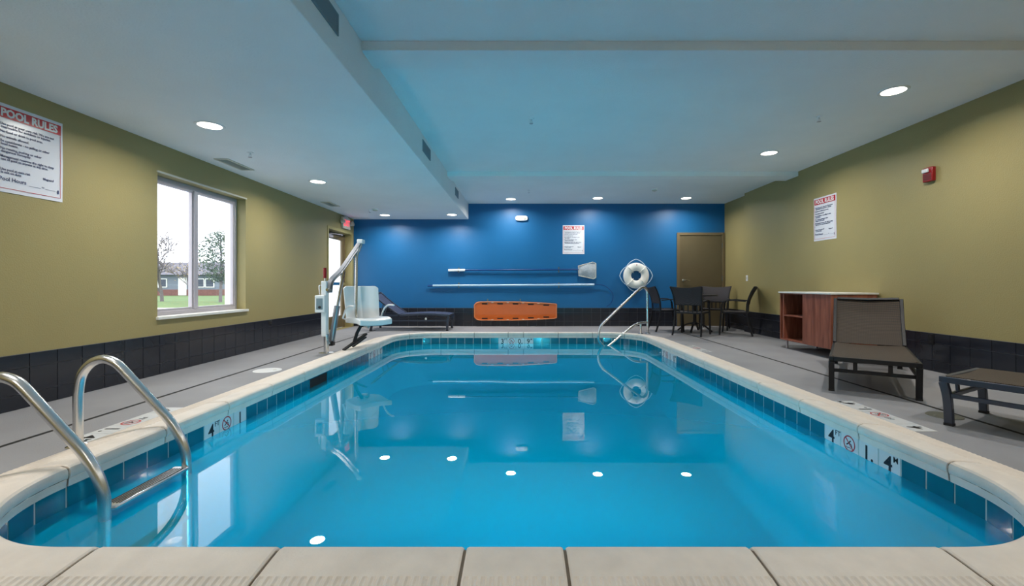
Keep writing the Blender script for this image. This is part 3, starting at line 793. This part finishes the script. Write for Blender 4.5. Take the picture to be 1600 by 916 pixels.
# spine board
t = thing('spine_board', 'orange rescue spine board hung low on the back wall', 'rescue board', (bx(805.5), YB - .05, bz(486)))
Lh = bx(870) - bx(741)
def half(u_): # u 0..1 left to right
    return .215 * (1 - .22 * max(0, (u_ - .45) / .55) ** 1.5) * (min(1, math.sqrt(max(0, 1 - (1 - min(u_ / .09, 1)) ** 2))) * .35 + .65 if u_ < .09 else 1)
pts = [(u_ / 40, half(u_ / 40)) for u_ in range(41)]
top = [(-Lh / 2 + Lh * a, c - .01 * (a > .98)) for a, c in pts]; out = top + [(a, -c) for a, c in top[::-1]]
MB().prism(out, lambda a, c, q: (a, q, c), -.02, .02).build('board', M_ORANGE, t, bevel=.012)
MB().tube([(a, -.021, c) for a, c in [(a * .985, c * .955) for a, c in out]], .011, 6, closed=True).build('rim', M_ORANGEE, t)
sl = MB().prism([(-.06 + .012 * 0, -.014), (.06, -.014), (.068, 0), (.06, .014), (-.06, .014), (-.068, 0)], lambda a, c, q: (a, q, c), -.0215, -.0195).mesh('hand_slot', 0); sl.materials.append(M_SLOT)
for i in range(5):
    for sg in (-1, 1):
        u_ = .13 + i * .185; o = bpy.data.objects.new('hand_slot', sl); col.objects.link(o); o.parent = t; o.location = (-Lh / 2 + Lh * u_, 0, sg * (half(u_) - .05))
for i in range(4):
    for sg in (-1, 1):
        u_ = .222 + i * .185; MB().box((-Lh / 2 + Lh * u_, -.023, sg * (half(u_) - .022)), (.05, .012, .014)).build('strap_pin', M_OFFW, t, bevel=.003)
# life ring
t = thing('life_ring', 'white ring buoy with rope hanging on the blue wall', 'life ring', (bx(992.5), YB - .08, bz(431)))
rot = Matrix.Rotation(R(90), 3, 'X')
N = 16
MB().lathe([(.20 + .09 * math.cos(2 * math.pi * i / N), .055 * math.sin(2 * math.pi * i / N)) for i in range(N + 1)], (0, 0, 0), 48, rot).build('ring', M_RING, t)
rp = []
for k in range(4):
    a0 = R(90 * k + 45)
    for q in range(12):
        a = a0 + R(90) * q / 12; rr = .292 + .075 * (1 - abs(q - 6) / 6) ** .9
        rp.append((rr * math.cos(a), 0, rr * math.sin(a)))
MB().tube(rp, .009, 8, closed=True).build('rope', M_ROPE, t)
for k in range(4):
    a = R(90 * k + 45); m = Matrix.Rotation(-a, 3, 'Y')
    MB().sweep([m @ Vector((.20 + .094 * math.cos(b_), .059 * math.sin(b_), 0)) for b_ in [2 * math.pi * i / 20 for i in range(20)]], [(-.02, -.002), (.02, -.002), (.02, .002), (-.02, .002)], closed=True, up=m @ Vector((0, 0, 1))).build('band', M_RING, t)
MB().tube([(0, .06, .235), (0, -.06, .235), (0, -.062, .255)], .007, 8).build('hook', M_RED, t)

# ------------------------------------------------------------------ pool ladder
lad = thing('pool_ladder', 'stainless pool ladder with two curved handrails at the near left edge', 'ladder', (-2.25, 2.345, 0))
LO = lad.location
for Yr in (2.09, 2.60):
    pts = [(-2.574, Yr, -.02), (-2.574, Yr, .30), (-2.555, Yr, .41), (-2.50, Yr, .482), (-2.43, Yr, .508), (-2.36, Yr, .488), (-2.31, Yr, .445), (-2.03, Yr, .145)]
    path = smooth_path(pts[1:7], 6)
    full = [Vector(pts[0])] + path + fillet([path[-1], (-2.02, Yr, .130), (-1.945, Yr, -.02), (-1.94, Yr, -.6), (-1.94, Yr, -1.05), (-2.20, Yr, -1.15)], [0, .09, .09, .03, .12, 0])[1:]
    MB().tube([p - LO for p in full], .0245, 20).build('handrail', M_STEEL, lad)
    MB().lathe([(.0, .0), (.055, .0), (.055, .006), (.035, .016), (.026, .02)], Vector((-2.574, Yr, .001)) - LO, 28).build('escutcheon', M_CHROME, lad)
for z in (-.115, -.40, -.69):
    b = MB().box(Vector((-1.955, 2.345, z)) - LO, (.085, .47, .022)); o = b.build('tread', M_STEEL, lad, bevel=.008)
    q = MB()
    for k in range(5): q.box(Vector((-1.985 + k * .015, 2.345, z + .0115)) - LO, (.005, .40, .003))
    q.build('grip_ribs', M_RUBBER, o); 

# ------------------------------------------------------------------ grab rail at the far steps
gr = thing('grab_rail', 'stainless looped grab rail at the far right pool corner', 'handrail', (2.41, 8.60, 0))
GO = gr.location
def gp(px, py):
    k = (1012 - px) / 72.0; Y = 8.60 - .60 * k; return W(px, py, Y)
main = fillet([Vector((2.42, 8.60, -.01)), gp(1011, 452), gp(1003, 448), gp(938, 509), gp(933, 530), gp(946, 545), gp(990, 508.5), gp(1001, 504.5), gp(1012.2, 503.5)], [0, .10, .06, .10, .13, .10, .08, .05, 0], 6)
MB().tube([p - GO for p in main], .023, 16).build('rail', M_STEEL, gr)
p2 = gp(1001, 506); MB().tube([Vector((p2.x, p2.y, -.01)) - GO, p2 - GO], .023, 14).build('post', M_STEEL, gr)
for p in (Vector((2.42, 8.60, .001)), Vector((p2.x, p2.y, .001))):
    MB().lathe([(0, 0), (.055, 0), (.055, .006), (.035, .016), (.024, .02)], p - GO, 24).build('escutcheon', M_CHROME, gr)

# ------------------------------------------------------------------ deck lids
t = thing('deck_cover', 'white round skimmer cover on the left deck beside coping', 'lid', (-2.785, 4.91, 0))
MB().lathe([(0, .006), (.125, .006), (.14, .003), (.142, 0), (0, 0)], seg=36).build('cover', M_WHITE, t)
MB().lathe([(.0, .0075), (.02, .0075), (.022, .006)], (.08, 0, 0), 12).build('finger_hole', M_OFFW, t)
t = thing('drain_cover', 'grey round drain cover on right deck below the nearer lounger', 'drain cover', (3.03, 3.21, 0))
MB().lathe([(0, .004), (.10, .004), (.105, 0), (0, 0)], seg=32).build('cover', M_LID, t)
for a in (-1, 1): MB().lathe([(0, .006), (.008, .006), (.009, .004)], (a * .07, 0, 0), 10).build('screw', M_BRASS, t)

# ------------------------------------------------------------------ sun loungers (local: foot end at y=0, head towards +y, x across 0..w)
def lounger(name, label, loc, udir, frame, sling, h=.31, w=.62, L=1.92, ybk=1.17, back_up=.47, back_run=.36, curved=True, bow=.0):
    """udir: direction from foot to head"""
    rz = math.atan2(-udir[0], udir[1])
    t = thing(name, label, 'sun lounger', loc, rz, None)
    fw = .035
    def zt(y): return h + bow * math.sin(math.pi * min(1, max(0, y / ybk)))
    ys = [0, .15, .3, .45, .6, .75, .9, 1.05, ybk]
    for sx in (0, 1):
        x = fw / 2 + sx * (w - fw)
        MB().bar([(x, y, zt(y) - .022) for y in ys] + [(x, y, h - .022) for y in (1.4, 1.65, L)], fw, .040).build('side_rail', frame, t, bevel=.004)
        MB().bar([(x, .06, h - .125), (x, L - .12, h - .125)], .025, .028).build('lower_rail', frame, t, bevel=.003)
    MB().bar([(fw, .018, h - .022), (w - fw, .018, h - .022)], .035, .040).build('end_rail', frame, t, bevel=.004)
    MB().bar([(fw, L - .018, h - .022), (w - fw, L - .018, h - .022)], .035, .040).build('end_rail', frame, t, bevel=.004)
    MB().bar([(fw, .05, h - .125), (w - fw, .05, h - .125)], .025, .028).build('stretcher', frame, t, bevel=.003)
    for xx in (.30, .68): MB().bar([(w * xx, .035, h - .115), (w * xx, .03, h - .04)], .03, .015, up=(0, 1, 0)).build('spacer', frame, t)
    for sx in (0, 1):
        x = fw / 2 + sx * (w - fw)
        for y, dy in ((.02, -.0), (L - .25, .03)):
            c = .03 if curved else 0
            MB().bar(smooth_path([(x, y, h - .04), (x, y + c * .7, h * .55), (x, y + dy + c, .015)], 4), .042, .045, up=(0, 1, 0)).build('leg', frame, t, bevel=.004)
            MB().box((x, y + dy + c, .008), (.044, .048, .016)).build('foot_cap', M_RUBBER, t)
    # seat sling
    rows = []
    for k in range(13):
        y = .03 + (ybk + .012) * k / 12 - .03 * (k == 99); rows.append([(fw * .6 + (w - fw * 1.2) * i / 8, y, zt(y) + .002 - .012 * math.sin(math.pi * i / 8)) for i in range(9)])
    MB().grid(rows, thick=(0, 0, -.004)).build('seat_sling', sling, t)
    # raised back
    n = Vector((0, -back_up, back_run)).normalized()
    def bp_(x, q): # q 0..1 up the back
        flare = .01 * q
        return Vector((x, ybk + .02 + back_run * q, h + back_up * q)) - n * 0 + Vector((0, .03 * math.sin(math.pi * q), 0))
    for sx in (0, 1):
        x = fw / 2 + sx * (w - fw)
        MB().bar([bp_(x, q / 6) for q in range(7)], .032, .028, up=n).build('back_rail', frame, t, bevel=.004)
    MB().bar([bp_(fw, 1), bp_(w / 2, .985), bp_(w - fw, 1)], .028, .028, up=n).build('back_top_rail', frame, t, bevel=.003)
    rows = [[bp_(fw * .7 + (w - fw * 1.4) * i / 8, .01 + .98 * q / 10) + Vector((0, .012 * math.sin(math.pi * i / 8), -.004)) for i in range(9)] for q in range(11)]
    MB().grid(rows, thick=-n * .004).build('back_sling', sling, t)
    a = bp_(w * .25, .55) - n * .02; b_ = Vector((w * .25, L - .30, h - .12))
    bb = MB(); bb.tube([a, b_], .009, 8); bb.tube([bp_(w * .75, .55) - n * .02, Vector((w * .75, L - .30, h - .12))], .009, 8); bb.tube([Vector((w * .2, L - .30, h - .12)), Vector((w * .8, L - .30, h - .12))], .009, 8); bb.build('back_prop', frame, t)
    return t
u1 = Vector((.59, .81)).normalized()
lounger('sun_lounger', 'dark brown woven sun lounger with raised back beside the wooden cabinet', (2.71, 3.95, 0), u1, M_BLACKM, M_SLING)
u2 = Vector((.48, -.877)).normalized()
# foot edge runs along (.877,.48); mirrored so that local +x points there
lounger('sun_lounger', 'brown woven lounger cut off by the right photo edge', (2.82 + .877 * .64, 3.03 + .48 * .64, 0), u2, M_NAVYM, M_SLING, h=.325, w=.64)
t3 = lounger('sun_lounger', 'navy blue sun lounger before the blue wall beside the lift seat', (-1.47, 9.13, 0), Vector((-1, .0)), M_NAVYM, M_NSLING, h=.33, w=.66, ybk=1.02, back_up=.44, back_run=.56, bow=.025, L=1.80)
MB().lathe([(0, -.022), (.02, -.015), (.024, 0), (.02, .015), (0, .022)], (.0, .48, .245), 14, Matrix.Rotation(R(90), 3, 'Y')).build('wheel_cap', M_WHITE, t3)

# ------------------------------------------------------------------ cabinet
t = thing('cabinet', 'reddish wooden cabinet with white top and open shelves against right wall', 'cabinet', (3.88, 6.17, 0))
CO = t.location
x0, x1, y0, y1, z0, z1 = 0, .575, -.56, .56, .124, .815
tk = .022
b = MB(); b.span(x0, x1, y0, y0 + tk, z0, z1); b.build('side_panel', M_WOOD, t, bevel=.002)
b = MB(); b.span(x0, x1, y1 - tk, y1, z0, z1); b.build('side_panel', M_WOOD, t, bevel=.002)
b = MB(); b.span(x0, x1, y0 + tk, y1 - tk, z0, z0 + tk); b.build('bottom_panel', M_WOOD, t, bevel=.002)
b = MB(); b.span(x1 - .01, x1, y0 + tk, y1 - tk, z0 + tk, z1); b.build('back_panel', M_WOODIN, t)
b = MB(); b.span(x0 + .003, x1 - .01, .0, .02, z0 + tk, z1); b.build('divider', M_WOODIN, t)
b = MB(); b.span(x0, x1 - .012, y0 + tk, y1 - tk, z1 - .014, z1); b.build('top_panel', M_WOOD, t)
b = MB(); b.span(x0 + .004, x1 - .012, .02, y1 - .10, .48, .50); b.build('shelf', M_WOOD, t)
b = MB(); b.span(x0 + .0, x1 - .012, y1 - .10, y1 - .075, z0 + tk, z1 - .014); b.build('divider', M_WOOD, t)
b = MB(); b.span(x0 - .006, x0 + .014, y0 + .004, .012, z0 + .004, z1 - .004); b.build('door', M_WOOD, t, bevel=.002)
b = MB(); b.span(x0 - .02, x1 + .012, y0 - .015, y1 + .015, z1, z1 + .022); b.build('white_top', M_SILL, t, bevel=.004); 
for xx in (.06, .50):
    for yy in (-.50, .48):
        MB().tube([(xx, yy, 0), (xx, yy, z0)], .016, 12).build('leg', M_ALU, t)

# ------------------------------------------------------------------ dining chairs and table
def make_chair():
    t = thing('dining_chair', 'x', 'chair')
    fr = M_BLACKM
    for sx in (-1, 1):
        # front leg rising into the arm
        path = fillet([(sx * .265, .25, .008), (sx * .258, .225, .40), (sx * .262, .20, .635), (sx * .270, .05, .655), (sx * .262, -.19, .635)], [0, .08, .07, .08, 0])
        MB().bar(path[:10], .030, .030, up=(1, 0, 0)).build('leg', fr, t, bevel=.004)
        MB().bar(path[9:], .040, .020).build('armrest', fr, t, bevel=.005)
        MB().bar(smooth_path([(sx * .255, -.30, .008), (sx * .245, -.225, .25), (sx * .24, -.20, .44)], 5), .030, .030, up=(1, 0, 0)).build('leg', fr, t, bevel=.004)
        MB().bar(smooth_path([(sx * .24, -.20, .44), (sx * .245, -.215, .62), (sx * .262, -.275, .80), (sx * .285, -.335, .905)], 5), .026, .026, up=(0, 1, 0)).build('back_upright', fr, t, bevel=.003)
        MB().bar([(sx * .24, -.20, .425), (sx * .245, .225, .425)], .026, .030).build('seat_rail', fr, t, bevel=.003)
    MB().bar([(-.24, .225, .425), (.24, .225, .425)], .026, .030).build('seat_rail', fr, t, bevel=.003)
    MB().bar([(-.24, -.20, .42), (.24, -.20, .42)], .026, .030).build('seat_rail', fr, t, bevel=.003)
    MB().bar([(-.245, -.205, .575), (0, -.19, .572), (.245, -.205, .575)], .022, .026).build('back_rail', fr, t)
    rows = [[(-.235 + .47 * i / 8, -.19 + .42 * j / 8, .442 - .014 * math.sin(math.pi * i / 8) - .03 * max(0, (j / 8 - .75)) ) for i in range(9)] for j in range(9)]
    MB().grid(rows, thick=(0, 0, -.005)).build('seat', M_GSLING, t)
    rows = []
    for j in range(11):
        q = j / 10; z = .575 + .335 * q; hw = .24 + .042 * q ** 1.6; y = -.205 - .13 * q ** 1.5
        rows.append([(-hw + 2 * hw * i / 10, y - .03 * math.sin(math.pi * i / 10), z - (.028 * math.sin(math.pi * i / 10) if j == 10 else .028 * q * math.sin(math.pi * i / 10))) for i in range(11)])
    MB().grid(rows, thick=(0, -.006, 0)).build('backrest', M_GSLING, t)
    b = MB()
    for i in range(5): x = -.16 + .08 * i; b.bar([(x, -.20, .43), (x, -.203, .57)], .022, .008, up=(0, 1, 0))
    b.build('lower_slats', fr, t)
    return t
c0 = make_chair()
TC = Vector((3.47, 8.98))
chs = [((3.18, 8.38), -38, 'black sling armchair nearest the pool with its back turned'),
       ((2.93, 9.07), -88, 'black sling armchair before blue wall, facing right in profile'),
       ((4.06, 9.42), 150, 'black sling armchair beside the brown door, behind the table'),
       ((4.03, 8.44), 60, 'black sling armchair nearest the olive right wall, facing left')]
for i, ((x, y), a, l) in enumerate(chs):
    o = c0 if i == 0 else copy_tree(c0)
    o.location = (x, y, 0); o.rotation_euler = (0, 0, R(a)); o['label'] = l; o['group'] = 'dining chairs around the patio table'
t = thing('patio_table', 'round black patio table between the four dark armchairs', 'table', (TC.x, TC.y, 0))
MB().lathe([(0, .715), (.40, .715), (.425, .722), (.43, .735), (.42, .742), (0, .742)], seg=48).build('tabletop', M_BLACKM, t)
MB().tube([(0, 0, .16), (0, 0, .715)], .032, 16).build('column', M_BLACKM, t)
MB().lathe([(0, .13), (.06, .14), (.06, .18), (.03, .20), (0, .2)], seg=20).build('hub', M_BLACKM, t)
for k in range(4):
    a = R(45 + 90 * k + 12); c, s_ = math.cos(a), math.sin(a)
    MB().bar(smooth_path([(c * .04, s_ * .04, .17), (c * .16, s_ * .16, .14), (c * .27, s_ * .27, .06), (c * .33, s_ * .33, .014)], 4), .035, .028).build('leg', M_BLACKM, t, bevel=.003)

# ------------------------------------------------------------------ pool lift
lf = thing('pool_lift', 'steel pool lift with white seat and control box on the left deck', 'pool lift', (-2.68, 6.15, 0))
FO = lf.location
def lp(b, name, m, parent=lf, **k):
    b.v = [tuple(Vector(v) - FO) for v in b.v] if parent is lf or True else b.v
    return b.build(name, m, parent, **k)
mx, my = -2.68, 6.15
lp(MB().lathe([(0, 0), (.10, 0), (.10, .008), (.06, .012), (0, .012)], (mx, my, .0005), 28), 'base_plate', M_STEEL)
lp(MB().tube([(mx, my, .01), (mx, my, .26)], .034, 18), 'lower_mast', M_STEEL)
lp(MB().box((mx - .02, my, .61), (.075, .085, .76)), 'mast', M_WHITE, bevel=.012)
cb = lp(MB().box((mx - .045, my - .075, .68), (.135, .07, .235)), 'control_box', M_WHITE, bevel=.012)
lp(MB().box((mx - .045, my - .112, .68), (.085, .004, .15)), 'control_panel', M_GRILLE, parent=cb)
lp(MB().tube([(mx - .04, my - .112, .635), (mx - .04, my - .125, .635)], .018, 14), 'button', M_RUBBER, parent=cb)
lp(MB().tube(fillet([(mx - .09, my, .80), (mx - .10, my, .93), (mx - .04, my, .93)], .02), .008, 8), 'cable_guard', M_STEEL)
lp(MB().tube([(mx - .015, my, .99), (mx - .015, my, 1.03)], .012, 10), 'lever_stem', M_STEEL)
lp(MB().tube([(mx - .02, my, 1.03), (mx - .02, my, 1.17)], .022, 12), 'lever_grip', M_ALARM)
knee = Vector((mx + .03, my + .02, .93))
tip = W(563, 379, 6.62)
for off in (-.035, .035):
    d = Vector((0, off, 0))
    lp(MB().bar(smooth_path([knee + Vector((-.0, 0, -.10)) + d, knee + Vector((.02, .03, .07)) + d, W(535, 420, 6.32) + d, tip + d], 6), .016, .055, up=(0, 0, 1)), 'boom', M_BOOM, bevel=.004)
lp(MB().tube([knee + Vector((0, -.07, -.06)), knee + Vector((0, .07, -.06))], .02, 12), 'pivot', M_CHROME)
lp(MB().box(tip + Vector((.01, 0, .012)), (.085, .11, .06)), 'boom_head', M_WHITE, bevel=.01)
# ram
a0 = W(518, 534, 6.27); a1 = W(527, 478, 6.30); a2 = W(537, 424, 6.33)
lp(MB().tube([a0, a1], .040, 14), 'ram_body', M_BOOM)
lp(MB().tube([a1, a2], .024, 14), 'ram_rod', M_CHROME)
lp(MB().box(a0 + Vector((0, 0, -.02)), (.07, .09, .07)), 'ram_foot', M_RUBBER, bevel=.01)
lp(MB().bar([(mx, my, .14), a0 + Vector((0, 0, -.02))], .04, .03), 'ram_bracket', M_STEEL)
# hanging tube
f = Vector((.65, -.76, 0)).normalized(); sd = Vector((.76, .65, 0)).normalized()   # facing, seat width direction
hang = [tip + Vector((.01, -.0, -.03)), W(557, 399, 6.55), W(556, 495, 6.50), W(562, 509, 6.48), W(576, 511, 6.45)]
lp(MB().tube(fillet(hang, [0, .05, .07, .06, 0]), .024, 14), 'hanging_tube', M_STEEL)
sc = Vector((-2.325, 6.58, .44))     # rear middle of the seat
def seatm(c, su, sv, sw, e=.0):
    m3 = Matrix((sd, f, Vector((0, 0, 1)))).transposed(); return MB().box(c, (su, sv, sw), m3)
# backrest: gently hollow shell
rows = []
for j in range(11):
    q = j / 10
    rows.append([sc + sd * ((-.26 + .52 * i / 12) * (1 - .06 * (1 - q))) + f * (-.02 - .09 * q + .035 * abs((i - 6) / 6) ** 2 - .018 * (abs(i - 6) in (1, 2, 3))) + Vector((0, 0, -.02 + .50 * q - .03 * (j == 10) * (i in (0, 12)))) for i in range(13)])
b = MB().grid(rows, thick=-f * .03); lp(b, 'backrest', M_WHITE, bevel=.006)
rows = []
for j in range(11):
    q = j / 10
    rows.append([sc + sd * (-.255 + .51 * i / 10) * (1 - .10 * q ** 3) + f * (-.02 + .50 * q) + Vector((0, 0, .035 - .03 * math.sin(math.pi * i / 10) * (1 - q * .5) + .02 * (q - .2) - .035 * q ** 6)) for i in range(11)])
lp(MB().grid(rows, thick=(0, 0, -.075)), 'seat', M_WHITE, bevel=.012)
for sg in (-1, 1):
    b0 = sc + sd * sg * .285
    lp(MB().tube(smooth_path([b0 + f * -.03 + Vector((0, 0, .02)), b0 + f * .08 + Vector((0, 0, .14)), b0 + f * .22 + Vector((0, 0, .20)), b0 + f * .42 + Vector((0, 0, .205))], 6), .013, 10), 'armrest', M_WHITE)
    lp(MB().tube([b0 - f * .03 + Vector((0, 0, .02)), sc + sd * sg * .2 + Vector((0, 0, -.03))], .012, 8), 'armrest_joint', M_STEEL)
lp(MB().tube(fillet([sc + f * .05 + Vector((0, 0, -.05)), sc + f * .16 + Vector((0, 0, -.08)), hang[-1]], .04), .018, 10), 'seat_bracket', M_STEEL)
lp(MB().bar([sc + f * .12 - sd * .06 + Vector((0, 0, -.05)), W(558, 520, 6.40), W(553, 536, 6.32)], .035, .035), 'footrest_stem', M_RUBBER)
e0, e1 = W(537, 547, 6.15), W(572, 522, 6.50); ed = (e1 - e0)
lp(MB().bar([e0, e1], .055, .022), 'footrest', M_RUBBER, bevel=.004)
lp(MB().bar([e0 + ed * .25 + f * .12, e0 + ed * .85 + f * .12], .03, .02), 'footrest_bar', M_RUBBER, bevel=.004)
lp(MB().bar([e0 + ed * .5, e0 + ed * .5 + f * .12], .03, .016), 'footrest_link', M_RUBBER)

# ------------------------------------------------------------------ outside
ZG = -.40
tag(MB().span(-90, -4.3, -30, 130, ZG - .1, ZG).build('lawn', M_GRASS, smooth=0), kind='structure')
tag(MB().span(-90, -4.3, -30, 21, ZG, ZG + .02).build('car_park', M_ASPH, smooth=0), kind='structure')
tag(MB().span(-90, -4.3, 21, 25, ZG, ZG + .05).build('kerb_walk', M_CONC, smooth=0), kind='structure')
tag(MB().span(-7.95, XL - T - .02, 12.0, 18, ZG, 3.4).build('building_wing', M_STUCCO, smooth=0), kind='structure')
h = thing('house', 'pale grey house with brick base and low roof seen through the window', 'house', (-44, 55, ZG))
def hp(b, n, m, parent=h, **k): return b.build(n, m, parent, **k)
hp(MB().span(-16, 6.5, 0, 9, .75, 2.6), 'siding_wall', M_SIDING, smooth=0)
hp(MB().span(-16, 6.5, -.06, 9, 0, .75), 'brick_base', M_BRICK, smooth=0)
hp(MB().prism([(-.7, 2.55), (9.7, 2.55), (4.5, 4.3)], lambda a, c, q: (q, a, c), -16.6, 7.1), 'roof', M_ROOF, smooth=0)
hp(MB().span(1.9, 2.9, -.08, 0, .05, 2.2), 'front_door', M_STUCCO)
for x in (-9, -5.2, -2.6, -.6, 4.0, 5.2):
    w_ = hp(MB().span(x, x + 1.1, -.08, 0, 1.0, 2.1), 'window', M_STUCCO)
    hp(MB().span(x + .1, x + 1.0, -.1, -.08, 1.1, 2.0), 'pane', M_NAVYM, parent=w_)

def branches(b, p, d, r, L, depth, tips, spread=.55, droop=0):
    n = 4; pts = [p]; dd = d.copy()
    for i in range(n):
        dd = (dd + Vector((random.uniform(-1, 1), random.uniform(-1, 1), random.uniform(-.5, .8))) * .16).normalized(); dd.z -= droop; p = p + dd * L / n; pts.append(p)
    b.tube(pts, max(r, .022), 4, scales=[1, .9, .8, .7, .6])
    if depth == 0: tips.append(p); return
    for k in range(random.choice((3, 3, 4))):
        q = pts[random.choice((1, 2, 3, 4))]
        nd = (dd + Vector((random.uniform(-1, 1), random.uniform(-1, 1), random.uniform(-.4, .9))) * spread * 1.3).normalized()
        branches(b, q, nd, r * .55, L * .72, depth - 1, tips, spread, droop)
def leafcloud(tips, n, s, rad):
    b = MB()
    for c in tips:
        for _ in range(n):
            q = c + Vector((random.gauss(0, rad), random.gauss(0, rad), random.gauss(0, rad * .8)))
            m = Matrix.Rotation(random.uniform(0, 6.3), 3, Vector((random.uniform(-1, 1), random.uniform(-1, 1), random.uniform(-1, 1))).normalized())
            b.add([q + m @ Vector(v) * s for v in ((-1, 0, 0), (0, -.5, 0), (1, 0, .2), (0, .5, 0))], [(0, 1, 2, 3)])
    return b
t = thing('bare_tree', 'leafless grey tree in front of the house, left in the window', 'tree', (-28.9, 36, ZG))
tips = []; b = MB(); branches(b, Vector((0, 0, 0)), Vector((0, 0, 1)), .16, 2.7, 5, tips, .8); b.build('branches', M_BARK, t)
t = thing('autumn_tree', 'small ochre leaved tree beside the house door', 'tree', (-32.5, 44, ZG))
tips = []; b = MB(); branches(b, Vector((0, 0, 0)), Vector((0, 0, 1)), .08, 1.7, 4, tips, .8); b.build('branches', M_BARK, t)
tag(leafcloud(tips[::2], 5, .07, .35).build('foliage', M_LEAFO, t, smooth=0), kind='stuff')
t = thing('evergreen_tree', 'dusty green evergreen tree right in the window', 'tree', (-23.2, 34.5, ZG))
b = MB(); b.tube([(0, 0, 0), (.1, 0, 3), (.0, 0, 5.2)], .12, 6, scales=[1, .6, .2]); tips = []
for k in range(46):
    z = 1.5 + 3.7 * k / 46; a = k * 2.4; L = .35 + 1.15 * math.sin(math.pi * min(1, (5.6 - z) / 4.4)) * random.uniform(.6, 1.1)
    e = Vector((L * math.cos(a), L * math.sin(a), z + .15)); b.tube([(0, 0, z - .1), e * .6 + Vector((0, 0, z * .4)), e], .03, 4, scales=[1, .6, .3]); tips += [e, Vector((e.x * .6, e.y * .6, e.z))]
b.build('branches', M_BARK, t); tag(leafcloud(tips, 26, .10, .2).build('foliage', M_LEAFG, t, smooth=0), kind='stuff')
